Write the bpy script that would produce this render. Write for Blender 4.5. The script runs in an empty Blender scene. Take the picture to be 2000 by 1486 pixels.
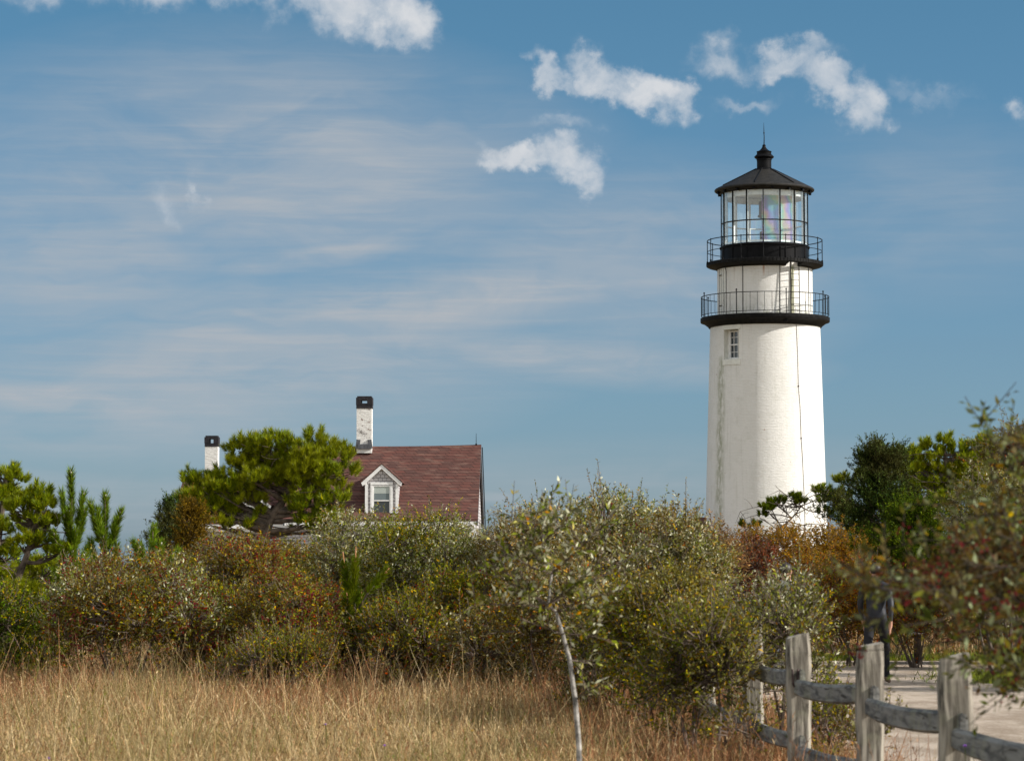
import bpy, math, random
import numpy as np
from mathutils import Vector, Matrix

# ------------------------------------------------------------------ camera
S = bpy.context.scene
C = S.collection
F = 5600.0                      # focal length in pixels of the 2000 px wide photograph
PITCH = math.atan(367.0 / F)
EYE = 1.65
cam_data = bpy.data.cameras.new("camera")
cam = bpy.data.objects.new("camera", cam_data)
C.objects.link(cam)
cam.location = (0, 0, EYE)
cam.rotation_euler = (math.pi / 2 + PITCH, 0, 0)
cam_data.sensor_width = 36
cam_data.lens = 36 * F / 2000
cam_data.clip_start = 0.1
cam_data.clip_end = 8000
cam_data.dof.use_dof = True
cam_data.dof.focus_distance = 95
cam_data.dof.aperture_fstop = 8.0
S.camera = cam
S.view_settings.view_transform = 'Standard'
S.view_settings.look = 'None'
S.view_settings.exposure = 0.35
S.view_settings.gamma = 1.0


def at(px, py, Y):
    """pixel of the 2000x1486 photograph -> point on the vertical plane y = Y"""
    u = (px - 1000) / F
    v = (743 - py) / F
    dy = math.cos(PITCH) - v * math.sin(PITCH)
    dz = math.sin(PITCH) + v * math.cos(PITCH)
    k = Y / dy
    return Vector((u * k, Y, EYE + dz * k))


# ------------------------------------------------------------------ sun and sky
SUN_EL = math.radians(31)
SUN_AZ = math.radians(103)       # clockwise from +Y
sd = Vector((math.sin(SUN_AZ) * math.cos(SUN_EL), math.cos(SUN_AZ) * math.cos(SUN_EL), math.sin(SUN_EL)))
sl = bpy.data.lights.new("sun", 'SUN')
sl.energy = 5.0
sl.angle = math.radians(0.53)
sl.color = (1.0, 0.945, 0.87)
sun = bpy.data.objects.new("sun", sl)
C.objects.link(sun)
sun.rotation_euler = (-sd).to_track_quat('-Z', 'Y').to_euler()
sun.location = sd * 300

world = bpy.data.worlds.new("World")
S.world = world
world.use_nodes = True
NT = world.node_tree
for n in list(NT.nodes):
    NT.nodes.remove(n)


class G:
    """small helper for node graphs"""
    def __init__(self, nt):
        self.nt = nt

    def n(self, t, **kw):
        nd = self.nt.nodes.new(t)
        for k, v in kw.items():
            setattr(nd, k, v)
        return nd

    def put(self, sock, v):
        if isinstance(v, bpy.types.NodeSocket):
            self.nt.links.new(v, sock)
        elif v is not None:
            if hasattr(sock.default_value, '__len__') and not hasattr(v, '__len__'):
                v = [v] * len(sock.default_value)
            if hasattr(v, '__len__') and len(sock.default_value) == 4 and len(v) == 3:
                v = list(v) + [1]
            sock.default_value = v

    def m(self, op, a, b=None, c=None, clamp=False):
        nd = self.n('ShaderNodeMath', operation=op)
        nd.use_clamp = clamp
        for i, v in enumerate((a, b, c)):
            if v is not None:
                self.put(nd.inputs[i], v)
        return nd.outputs[0]

    def vm(self, op, a, b=None):
        nd = self.n('ShaderNodeVectorMath', operation=op)
        self.put(nd.inputs[0], a)
        if op == 'SCALE':
            self.put(nd.inputs['Scale'], b)
        elif b is not None:
            self.put(nd.inputs[1], b)
        return nd.outputs['Value'] if op in ('LENGTH', 'DOT_PRODUCT') else nd.outputs[0]

    def xyz(self, x, y, z=0.0):
        nd = self.n('ShaderNodeCombineXYZ')
        for i, v in enumerate((x, y, z)):
            self.put(nd.inputs[i], v)
        return nd.outputs[0]

    def sep(self, v):
        nd = self.n('ShaderNodeSeparateXYZ')
        self.put(nd.inputs[0], v)
        return nd.outputs

    def noise(self, vec, scale, detail=4, rough=0.55, dist=0.0, col=False):
        nd = self.n('ShaderNodeTexNoise')
        self.put(nd.inputs['Vector'], vec)
        nd.inputs['Scale'].default_value = scale
        nd.inputs['Detail'].default_value = detail
        nd.inputs['Roughness'].default_value = rough
        nd.inputs['Distortion'].default_value = dist
        return nd.outputs['Color'] if col else nd.outputs['Fac']

    def step(self, v, a, b, lo=0.0, hi=1.0):
        nd = self.n('ShaderNodeMapRange', interpolation_type='SMOOTHSTEP')
        for i, x in enumerate((v, a, b, lo, hi)):
            self.put(nd.inputs[i], x)
        return nd.outputs[0]

    def mix(self, f, a, b, mode='MIX'):
        nd = self.n('ShaderNodeMix', data_type='RGBA', blend_type=mode)
        self.put(nd.inputs[0], f)
        self.put(nd.inputs[6], a)
        self.put(nd.inputs[7], b)
        return nd.outputs[2]

    def ramp(self, f, stops, interp='LINEAR'):
        nd = self.n('ShaderNodeValToRGB')
        nd.color_ramp.interpolation = interp
        el = nd.color_ramp.elements
        while len(el) > 1:
            el.remove(el[-1])
        el[0].position = stops[0][0]
        el[0].color = (*stops[0][1], 1)
        for p, c in stops[1:]:
            e = el.new(p)
            e.color = (*c, 1)
        self.put(nd.inputs[0], f)
        return nd.outputs[0]


g = G(NT)
sky = g.n('ShaderNodeTexSky', sky_type='NISHITA')
sky.sun_disc = False
sky.sun_elevation = SUN_EL
sky.sun_rotation = SUN_AZ
sky.altitude = 30
sky.air_density = 1.0
sky.dust_density = 0.6
sky.ozone_density = 1.5
hs = g.n('ShaderNodeHueSaturation')
hs.inputs['Hue'].default_value = 0.49
hs.inputs['Saturation'].default_value = 0.88
hs.inputs['Value'].default_value = 1.0
g.put(hs.inputs['Color'], sky.outputs[0])
tc = g.n('ShaderNodeTexCoord')
dx, dy_, dz_ = g.sep(tc.outputs['Generated'])
az = g.m('MULTIPLY', g.m('ARCTAN2', dx, dy_), 180 / math.pi)
el = g.m('MULTIPLY', g.m('ARCSINE', dz_), 180 / math.pi)
PX = 97.74                     # photograph pixels per degree


def deg(px, py):
    return ((px - 1000) / PX, (1110 - py) / PX)


P0 = g.xyz(az, el)
# the clear air a quarter turn from the sun is deep blue; a bright sheet added behind the camera, out of view, lifts the fill light
front = g.step(dy_, -0.25, 0.75)
tint = g.ramp(g.m('DIVIDE', el, 20.0, clamp=True), [(0.0, (0.42, 0.605, 0.92)), (0.25, (0.385, 0.575, 0.80)), (0.55, (0.32, 0.565, 0.735)), (1.0, (0.33, 0.56, 0.73))])
tint = g.mix(front, (0.95, 0.97, 1.0), tint)
skycol = g.mix(1.0, hs.outputs[0], tint, 'MULTIPLY')
fill_veil = g.m('MULTIPLY', g.m('SUBTRACT', 1.0, front), g.step(dz_, -0.02, 0.1))
skycol = g.mix(g.m('MULTIPLY', fill_veil, 0.65), skycol, (9.2, 9.15, 8.95))
w1 = g.noise(P0, 0.85, 6, 0.58, col=True)
warp = g.vm('SCALE', g.vm('SUBTRACT', w1, (0.5, 0.5, 0.5)), 2.1)
PW = g.vm('ADD', P0, warp)
w2 = g.noise(P0, 0.35, 3, 0.5, col=True)
PC = g.vm('ADD', P0, g.vm('SCALE', g.vm('SUBTRACT', w2, (0.5, 0.5, 0.5)), 1.8))


def ellipse(P, px, py, rx, ry, tilt, dens):
    cx, cy = deg(px, py)
    mp = g.n('ShaderNodeMapping', vector_type='TEXTURE')
    g.put(mp.inputs[0], P)
    mp.inputs['Location'].default_value = (cx, cy, 0)
    mp.inputs['Rotation'].default_value = (0, 0, math.radians(-tilt))
    mp.inputs['Scale'].default_value = (rx / PX, ry / PX, 1)
    ln = g.vm('LENGTH', mp.outputs[0])
    return g.m('MULTIPLY', g.m('SUBTRACT', 1.35, ln, clamp=True), dens)


def union(P, items):
    acc = None
    for it in items:
        e = ellipse(P, *it)
        acc = e if acc is None else g.m('MAXIMUM', acc, e)
    return acc


# small white cumulus scraps: direction, size, tilt and thickness of each lobe
puffs = union(PW, [
    (110, -28, 230, 62, 2, .75), (300, -6, 95, 50, 0, .72), (470, -30, 160, 55, 0, .72), (655, 5, 160, 66, 14, .98), (775, 48, 80, 66, 38, 1.1),
    (1085, 152, 66, 24, 28, .72), (1175, 152, 72, 46, 12, .85), (1262, 180, 100, 44, 22, 1.12), (1335, 205, 42, 32, 35, .8),
    (1400, 120, 62, 40, -8, .6), (1530, 128, 108, 34, 6, .74), (1622, 178, 88, 36, 36, .82), (1695, 222, 52, 52, 50, .86), (1815, 196, 110, 26, 4, .33), (1995, 222, 40, 38, 4, .55), (1470, 206, 70, 20, 0, .42),
    (1025, 318, 74, 26, 18, .84), (1105, 320, 66, 42, 10, .9), (1135, 352, 42, 34, 0, .78), (1105, 245, 50, 24, 0, .38),
    (396, 388, 18, 40, -10, .42), (335, 415, 34, 52, -30, .36)])
fb = g.noise(P0, 1.5, 7, 0.56, 0.5)
fb2 = g.noise(g.vm('MULTIPLY', PW, (1.0, 1.2, 1.0)), 0.8, 6, 0.6)
pd = g.m('ADD', puffs, g.m('MULTIPLY', g.m('SUBTRACT', g.m('ADD', fb, fb2), 1.0), 0.95))
puff_a = g.m('MULTIPLY', g.m('MULTIPLY', g.step(pd, -0.18, 1.38), g.step(puffs, 0.0, 0.55)), 0.97)
# thin cirrus sheets, streaked almost level
mpn = g.n('ShaderNodeMapping')
g.put(mpn.inputs[0], PC)
mpn.inputs['Rotation'].default_value = (0, 0, math.radians(-5))
mpn.inputs['Scale'].default_value = (0.17, 0.95, 1)
st = g.noise(mpn.outputs[0], 1.0, 8, 0.55, 0.6)
mpb = g.n('ShaderNodeMapping')
g.put(mpb.inputs[0], P0)
mpb.inputs['Rotation'].default_value = (0, 0, math.radians(-3))
mpb.inputs['Scale'].default_value = (0.22, 3.4, 1)
st2 = g.noise(mpb.outputs[0], 1.0, 6, 0.6, 0.3)
cover = union(P0, [
    (560, 330, 560, 230, 4, .72), (850, 590, 480, 75, -4, 1.0), (1130, 700, 400, 50, 3, .8), (640, 500, 260, 34, -9, .8), (130, 785, 330, 44, 6, .85),
    (500, 700, 620, 190, -8, .75), (1250, 520, 420, 190, 0, .6), (150, 480, 380, 260, 0, .62), (1300, 960, 700, 90, 0, .35), (60, 980, 500, 60, 0, .6), (1800, 420, 330, 160, 0, .3), (960, 970, 70, 16, 3, .55)])
cir = g.m('MULTIPLY', cover, g.m('ADD', g.m('ADD', 0.30, g.m('MULTIPLY', g.step(st, 0.22, 0.74), 0.66)), g.m('MULTIPLY', g.step(st2, 0.40, 0.72), 0.34)))
cir_a = g.m('MULTIPLY', cir, 1.05, clamp=True)
shade = g.noise(PW, 0.9, 4, 0.5)
SKYK = 0.0903
white = g.mix(shade, (5.3, 5.6, 6.0), (6.7, 6.7, 6.75))
c1 = g.mix(cir_a, skycol, (3.75, 4.05, 4.4))
c2 = g.mix(puff_a, c1, white)
bg = g.n('ShaderNodeBackground')
g.put(bg.inputs[0], c2)
bg.inputs[1].default_value = SKYK
wo = g.n('ShaderNodeOutputWorld')
NT.links.new(bg.outputs[0], wo.inputs[0])


# ------------------------------------------------------------------ object helpers
def tag(o, label=None, cat=None, group=None, kind=None):
    if label:
        o['label'] = label
    if cat:
        o['category'] = cat
    if group:
        o['group'] = group
    if kind:
        o['kind'] = kind
    return o


def empty(name, loc=(0, 0, 0), label=None, cat=None, group=None, rz=0.0):
    o = bpy.data.objects.new(name, None)
    C.objects.link(o)
    o.location = loc
    o.rotation_euler = (0, 0, rz)
    o.empty_display_size = 0.2
    return tag(o, label, cat, group)


class MB:
    """collects polygons, then links them as one mesh object"""
    def __init__(self):
        self.v = []
        self.f = []
        self.mi = []
        self.uv = None

    def add(self, vs, fs, mi=0):
        o = len(self.v)
        self.v.extend([tuple(p) for p in vs])
        for f in fs:
            self.f.append(tuple(i + o for i in f))
            self.mi.append(mi)

    def box(self, c, s, rot=None, mi=0):
        x, y, z = s[0] / 2, s[1] / 2, s[2] / 2
        vs = [Vector((a, b, d)) for d in (-z, z) for a, b in ((-x, -y), (x, -y), (x, y), (-x, y))]
        if rot is not None:
            vs = [rot @ p for p in vs]
        c = Vector(c)
        self.add([p + c for p in vs], [(3, 2, 1, 0), (4, 5, 6, 7), (0, 1, 5, 4), (1, 2, 6, 5), (2, 3, 7, 6), (3, 0, 4, 7)], mi)

    def tube(self, pts, rad, n=6, mi=0, caps=True):
        pts = [Vector(p) for p in pts]
        if not hasattr(rad, '__len__'):
            rad = [rad] * len(pts)
        vs = []
        ref = Vector((0.13, 0.31, 0.94))
        for i, p in enumerate(pts):
            t = (pts[min(i + 1, len(pts) - 1)] - pts[max(i - 1, 0)]).normalized()
            a = t.cross(ref)
            if a.length < 1e-3:
                a = t.cross(Vector((1, 0, 0)))
            a.normalize()
            b = t.cross(a)
            for k in range(n):
                q = 2 * math.pi * k / n
                vs.append(p + (a * math.cos(q) + b * math.sin(q)) * rad[i])
        fs = []
        for i in range(len(pts) - 1):
            for k in range(n):
                k2 = (k + 1) % n
                fs.append((i * n + k, i * n + k2, (i + 1) * n + k2, (i + 1) * n + k))
        if caps:
            fs.append(tuple(range(n - 1, -1, -1)))
            fs.append(tuple((len(pts) - 1) * n + k for k in range(n)))
        self.add(vs, fs, mi)

    def lathe(self, prof, n=64, a0=0.0, a1=2 * math.pi, mi=0, c=(0, 0, 0)):
        full = abs(a1 - a0 - 2 * math.pi) < 1e-6
        m = n if full else n + 1
        vs = []
        for r, z in prof:
            for k in range(m):
                q = a0 + (a1 - a0) * k / n
                vs.append((c[0] + r * math.sin(q), c[1] - r * math.cos(q), c[2] + z))
        fs = []
        for i in range(len(prof) - 1):
            for k in range(n):
                k2 = (k + 1) % m
                fs.append((i * m + k, i * m + k2, (i + 1) * m + k2, (i + 1) * m + k))
        self.add(vs, fs, mi)

    def build(self, name, mats, parent=None, smooth=False, label=None):
        me = bpy.data.meshes.new(name)
        me.from_pydata(self.v, [], self.f)
        if not isinstance(mats, (list, tuple)):
            mats = [mats]
        for m in mats:
            me.materials.append(m)
        if len(mats) > 1:
            me.polygons.foreach_set('material_index', self.mi)
        if smooth:
            me.polygons.foreach_set('use_smooth', [True] * len(me.polygons))
            me.set_sharp_from_angle(angle=math.radians(35))
        me.update()
        o = bpy.data.objects.new(name, me)
        C.objects.link(o)
        if parent is not None:
            o.parent = parent
        if label:
            o['label'] = label
        return o


def np_mesh(name, V, faces_n, idx, mats, mi=None, parent=None):
    """V (n,3), all faces have faces_n corners, idx flat corner indices"""
    me = bpy.data.meshes.new(name)
    nf = len(idx) // faces_n
    me.vertices.add(len(V))
    me.vertices.foreach_set('co', np.asarray(V, dtype=np.float32).ravel())
    me.loops.add(len(idx))
    me.loops.foreach_set('vertex_index', np.asarray(idx, dtype=np.int32))
    me.polygons.add(nf)
    me.polygons.foreach_set('loop_start', np.arange(nf, dtype=np.int32) * faces_n)
    if not isinstance(mats, (list, tuple)):
        mats = [mats]
    for m in mats:
        me.materials.append(m)
    if mi is not None:
        me.polygons.foreach_set('material_index', np.asarray(mi, dtype=np.int32))
    me.update(calc_edges=True)
    o = bpy.data.objects.new(name, me)
    C.objects.link(o)
    if parent is not None:
        o.parent = parent
    return o


# ------------------------------------------------------------------ materials
def mat(name, col, rough=0.7, spec=0.3, metal=0.0, var=0.0, vscale=3.0, bump=0.0, bscale=20.0):
    m = bpy.data.materials.new(name)
    m.use_nodes = True
    nt = m.node_tree
    q = G(nt)
    b = nt.nodes['Principled BSDF']
    b.inputs['Roughness'].default_value = rough
    b.inputs['Specular IOR Level'].default_value = spec
    b.inputs['Metallic'].default_value = metal
    t = q.n('ShaderNodeTexCoord').outputs['Object']
    if var > 0:
        nz = q.noise(t, vscale, 6, 0.6)
        f = q.step(nz, 0.3, 0.7)
        dark = tuple(c * (1 - var) for c in col)
        lite = tuple(min(1, c * (1 + var * .6)) for c in col)
        q.put(b.inputs['Base Color'], q.mix(f, dark, lite))
    else:
        b.inputs['Base Color'].default_value = (*col, 1)
    if bump > 0:
        bp = q.n('ShaderNodeBump')
        bp.inputs['Strength'].default_value = bump
        bp.inputs['Distance'].default_value = 0.01
        q.put(bp.inputs['Height'], q.noise(t, bscale, 5, 0.6))
        nt.links.new(bp.outputs[0], b.inputs['Normal'])
    return m


def leaf_mat(name, stops, under=None, transl=0.3, rough=0.6, spec=0.08, tint=None, tscale=1.2, silver=0.45):
    """colour differs leaf by leaf, with slow drifts of tint through the crown"""
    m = bpy.data.materials.new(name)
    m.use_nodes = True
    nt = m.node_tree
    q = G(nt)
    b = nt.nodes['Principled BSDF']
    geo = q.n('ShaderNodeNewGeometry')
    c = q.ramp(geo.outputs['Random Per Island'], stops)
    vr = q.m('FRACT', q.m('MULTIPLY', geo.outputs['Random Per Island'], 91.3))
    c = q.vm('SCALE', c, q.m('ADD', 0.42, q.m('MULTIPLY', q.m('POWER', vr, 1.8), 1.60)))
    if tint is not None:
        t = q.n('ShaderNodeTexCoord').outputs['Object']
        f = q.step(q.noise(t, tscale, 3, 0.5), 0.42, 0.66)
        c = q.mix(q.m('MULTIPLY', f, 0.7), c, tint)
    if under is not None:
        pick = q.m('FRACT', q.m('MULTIPLY', geo.outputs['Random Per Island'], 37.7))
        f = q.m('MULTIPLY', geo.outputs['Backfacing'], q.step(pick, silver + .1, silver - .1, .15, 0.95))
        c = q.mix(f, c, under)
    hsn = q.n('ShaderNodeHueSaturation')
    hsn.inputs['Saturation'].default_value = 1.14
    q.put(hsn.inputs['Color'], c)
    c = hsn.outputs[0]
    q.put(b.inputs['Base Color'], c)
    b.inputs['Roughness'].default_value = rough
    b.inputs['Specular IOR Level'].default_value = spec
    tr = q.n('ShaderNodeBsdfTranslucent')
    q.put(tr.inputs[0], q.mix(0.25, c, (0.34, 0.27, 0.06)))
    mx = q.n('ShaderNodeMixShader')
    mx.inputs[0].default_value = transl
    nt.links.new(b.outputs[0], mx.inputs[1])
    nt.links.new(tr.outputs[0], mx.inputs[2])
    nt.links.new(mx.outputs[0], nt.nodes['Material Output'].inputs[0])
    return m


def white_brick(name, stain=True, peel=0.66, course=0.075, blen=0.21):
    m = bpy.data.materials.new(name)
    m.use_nodes = True
    nt = m.node_tree
    q = G(nt)
    b = nt.nodes['Principled BSDF']
    b.inputs['Roughness'].default_value = 0.62
    b.inputs['Specular IOR Level'].default_value = 0.3
    t = q.n('ShaderNodeTexCoord').outputs['Object']
    x, y, z = q.sep(t)
    ang = q.m('ARCTAN2', x, q.m('MULTIPLY', y, -1))
    along = q.m('MULTIPLY', ang, 2.9) if stain else q.m('ADD', x, y)
    P = q.xyz(along, z)
    br = q.n('ShaderNodeTexBrick')
    q.put(br.inputs['Vector'], P)
    br.inputs['Color1'].default_value = (0.84, 0.83, 0.78, 1)
    br.inputs['Color2'].default_value = (0.70, 0.69, 0.64, 1)
    br.inputs['Mortar'].default_value = (0.45, 0.44, 0.4, 1)
    br.inputs['Scale'].default_value = 1
    br.inputs['Mortar Size'].default_value = 0.006
    br.inputs['Mortar Smooth'].default_value = 0.9
    br.inputs['Bias'].default_value = 0.0
    br.inputs['Brick Width'].default_value = blen
    br.inputs['Row Height'].default_value = course
    base = (0.81, 0.80, 0.765)
    col = q.mix(0.16, base, br.outputs['Color'])
    dirt = q.step(q.noise(t, 2.2, 8, 0.65), 0.5, 0.75)
    col = q.mix(q.m('MULTIPLY', dirt, 0.22), col, (0.42, 0.42, 0.32))
    streak = q.step(q.noise(q.xyz(q.m('MULTIPLY', along, 6.0), q.m('MULTIPLY', z, 0.3)), 1.0, 6, 0.6), 0.52, 0.75)
    col = q.mix(q.m('MULTIPLY', streak, 0.28), col, (0.45, 0.45, 0.36))
    if stain:
        # algae run-off below the window's left corner, and blotches at the foot of the upper drum
        cen = q.m('ADD', -0.97, q.m('MULTIPLY', q.m('SUBTRACT', q.noise(q.xyz(0, q.m('MULTIPLY', z, 0.5)), 1.0, 3), 0.5), 0.12))
        off = q.m('ABSOLUTE', q.m('SUBTRACT', ang, cen))
        band = q.step(off, 0.0, 0.17, 1.0, 0.0)
        below = q.step(z, 12.0, 12.4, 1.0, 0.0)
        mott = q.step(q.noise(q.xyz(q.m('MULTIPLY', along, 5), q.m('MULTIPLY', z, 1.4)), 1.3, 8, 0.7), 0.34, 0.62)
        f = q.m('MULTIPLY', q.m('MULTIPLY', band, below), q.m('MULTIPLY', mott, 0.75))
        col = q.mix(f, col, (0.22, 0.24, 0.11))
        foot = q.m('MULTIPLY', q.step(z, 14.3, 15.1, 1.0, 0.0), q.step(z, 14.1, 14.3))
        f2 = q.m('MULTIPLY', foot, q.step(q.noise(q.xyz(q.m('MULTIPLY', along, 2), z), 2.2, 7, 0.7), 0.45, 0.65))
        col = q.mix(q.m('MULTIPLY', f2, 0.65), col, (0.2, 0.22, 0.1))
        runs = q.m('MULTIPLY', q.step(q.noise(q.xyz(q.m('MULTIPLY', along, 5.0), q.m('MULTIPLY', z, 0.25), 3.0), 1.2, 4, 0.6), 0.60, 0.72), q.m('MAXIMUM', q.m('MULTIPLY', q.step(z, 11.6, 13.9), q.step(z, 14.0, 13.9)), q.step(z, 15.6, 16.8)))
        col = q.mix(q.m('MULTIPLY', runs, 0.35), col, (0.30, 0.18, 0.09))
        patchp = q.step(q.noise(q.xyz(q.m('MULTIPLY', along, 0.9), q.m('MULTIPLY', z, 0.5), 9.0), 1.0, 5, 0.7), 0.5, 0.53)
        col = q.mix(q.m('MULTIPLY', patchp, 0.10), col, (0.55, 0.54, 0.48))
        spots = q.step(q.noise(q.xyz(q.m('MULTIPLY', along, 3), q.m('MULTIPLY', z, 3), 5.0), 1.5, 3, 0.5), 0.755, 0.77)
        col = q.mix(q.m('MULTIPLY', spots, 0.7), col, (0.35, 0.13, 0.07))
        rust = q.m('MULTIPLY', q.step(z, 16.1, 16.7), q.step(q.m('ABSOLUTE', q.m('ADD', ang, 0.11)), 0.0, 0.035, 1.0, 0.0))
        col = q.mix(q.m('MULTIPLY', rust, 0.75), col, (0.4, 0.16, 0.05))
    else:
        chips = q.step(q.noise(q.xyz(q.m('MULTIPLY', along, 2.2), q.m('MULTIPLY', z, 6.0)), 1.6, 5, 0.6), peel, peel + .03)
        col = q.mix(q.m('MULTIPLY', chips, 0.8), col, (0.16, 0.08, 0.06))
    q.put(b.inputs['Base Color'], col)
    bp = q.n('ShaderNodeBump')
    bp.inputs['Strength'].default_value = 1.0
    bp.inputs['Distance'].default_value = 0.03
    hgt = q.m('ADD', q.m('MULTIPLY', br.outputs['Fac'], -0.30), q.m('MULTIPLY', q.noise(q.xyz(q.m('MULTIPLY', along, 1.0), q.m('MULTIPLY', z, 3.0)), 5.0, 6, 0.7), 0.9))
    q.put(bp.inputs['Height'], hgt)
    nt.links.new(bp.outputs[0], b.inputs['Normal'])
    return m


def course_mat(name, c1, c2, mortar, w, h, slope_scale=1.0, bump=0.5, axis='XZ', lichen=None):
    m = bpy.data.materials.new(name)
    m.use_nodes = True
    nt = m.node_tree
    q = G(nt)
    b = nt.nodes['Principled BSDF']
    b.inputs['Roughness'].default_value = 0.85
    b.inputs['Specular IOR Level'].default_value = 0.2
    t = q.n('ShaderNodeTexCoord').outputs['Object']
    x, y, z = q.sep(t)
    hx = q.m('ADD', x, y) if axis == 'XZ' else y
    P = q.xyz(hx, q.m('MULTIPLY', z, slope_scale))
    br = q.n('ShaderNodeTexBrick')
    q.put(br.inputs['Vector'], P)
    br.inputs['Color1'].default_value = (*c1, 1)
    br.inputs['Color2'].default_value = (*c2, 1)
    br.inputs['Mortar'].default_value = (*mortar, 1)
    br.inputs['Scale'].default_value = 1
    br.inputs['Mortar Size'].default_value = h * 0.09
    br.inputs['Mortar Smooth'].default_value = 0.3
    br.inputs['Brick Width'].default_value = w
    br.inputs['Row Height'].default_value = h
    col = br.outputs['Color']
    nz = q.noise(P, 1.4, 6, 0.6)
    col = q.mix(q.m('MULTIPLY', q.step(nz, 0.4, 0.7), 0.3), col, tuple(c * .6 for c in c1))
    if lichen is not None:
        row = q.noise(q.xyz(q.m('MULTIPLY', hx, 0.8), q.m('MULTIPLY', z, 7.0)), 1.6, 5, 0.6)
        col = q.mix(q.m('MULTIPLY', q.step(row, 0.5, 0.66), 0.28), col, lichen)
    q.put(b.inputs['Base Color'], col)
    bp = q.n('ShaderNodeBump')
    bp.inputs['Strength'].default_value = bump
    bp.inputs['Distance'].default_value = 0.02
    q.put(bp.inputs['Height'], q.m('MULTIPLY', br.outputs['Fac'], -1.0))
    nt.links.new(bp.outputs[0], b.inputs['Normal'])
    return m


def old_wood(name, a=(0.37, 0.335, 0.275), d=(0.11, 0.097, 0.078), axis=2):
    m = bpy.data.materials.new(name)
    m.use_nodes = True
    nt = m.node_tree
    q = G(nt)
    b = nt.nodes['Principled BSDF']
    b.inputs['Roughness'].default_value = 0.85
    b.inputs['Specular IOR Level'].default_value = 0.2
    t = q.n('ShaderNodeTexCoord').outputs['Object']
    sc = [26, 26, 26]
    sc[axis] = 3.0
    P = q.vm('MULTIPLY', t, tuple(sc))
    gr = q.noise(P, 1.0, 6, 0.65, 0.6)
    blot = q.noise(t, 5.0, 5, 0.6)
    col = q.mix(q.step(gr, 0.36, 0.62), d, a)
    col = q.mix(q.m('MULTIPLY', q.step(blot, 0.52, 0.68), 0.55), col, (0.27, 0.27, 0.19))
    crack = q.step(q.noise(q.vm('MULTIPLY', t, tuple(s * .8 for s in sc)), 1.0, 3, 0.5, 1.0), 0.66, 0.70)
    col = q.mix(crack, col, (0.06, 0.055, 0.045))
    q.put(b.inputs['Base Color'], col)
    bp = q.n('ShaderNodeBump')
    bp.inputs['Strength'].default_value = 0.8
    bp.inputs['Distance'].default_value = 0.006
    q.put(bp.inputs['Height'], gr)
    nt.links.new(bp.outputs[0], b.inputs['Normal'])
    return m


M_BRICK = white_brick('tower_paint')
M_CHIM = white_brick('chimney_paint', stain=False, peel=.72)
M_CHIM2 = white_brick('peeling_chimney_paint', stain=False, peel=.60)
M_BLACK = mat('black_iron', (0.006, 0.006, 0.007), 0.5, 0.10, var=0.5, vscale=4, bump=0.3)
M_DECK = mat('weathered_black_deck', (0.010, 0.010, 0.010), 0.65, 0.12, var=0.6, vscale=7, bump=0.4)
M_LROOF = mat('lantern_roof_paint', (0.024, 0.0225, 0.020), 0.55, 0.2, var=0.35, vscale=5, bump=0.2)
M_WHITE = mat('white_trim', (0.84, 0.84, 0.83), 0.55, 0.35, var=0.12, vscale=8)
M_CREAM = mat('cream_frame', (0.72, 0.72, 0.66), 0.6, 0.3, var=0.12, vscale=6)
M_DARK = mat('dark_interior', (0.02, 0.022, 0.028), 0.3, 0.5)
M_GREYM = mat('grey_metal', (0.25, 0.26, 0.27), 0.45, 0.5, metal=0.6, var=0.3)
M_LEAD = mat('lead_flashing', (0.10, 0.105, 0.115), 0.5, 0.4, var=0.4, vscale=9)
M_CAP = mat('black_brick_cap', (0.022, 0.020, 0.024), 0.7, 0.3, var=0.5, vscale=12, bump=0.6, bscale=12)
M_ROOF = course_mat('red_asphalt_shingles', (0.118, 0.047, 0.037), (0.078, 0.040, 0.034), (0.035, 0.018, 0.015), 0.42, 0.16, 1.35, 0.35, lichen=(0.26, 0.17, 0.13))
M_SHING = course_mat('grey_wood_shingles', (0.52, 0.50, 0.50), (0.42, 0.40, 0.41), (0.17, 0.16, 0.165), 0.17, 0.13, 1.0, 0.9)
M_POST = old_wood('weathered_post_wood')
M_RAIL = old_wood('weathered_rail_wood', (0.25, 0.245, 0.225), (0.085, 0.085, 0.08), axis=1)
M_RUST = mat('rusty_iron', (0.06, 0.035, 0.03), 0.7, 0.3, var=0.5, vscale=20)
M_BARK = mat('brown_bark', (0.11, 0.085, 0.065), 0.9, 0.15, var=0.55, vscale=9, bump=0.8, bscale=25)
M_TWIG = mat('grey_twig', (0.13, 0.10, 0.08), 0.85, 0.1, var=0.5, vscale=5)
M_PALEBARK = mat('pale_grey_bark', (0.34, 0.32, 0.29), 0.8, 0.1, var=0.7, vscale=14, bump=0.5, bscale=30)

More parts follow.
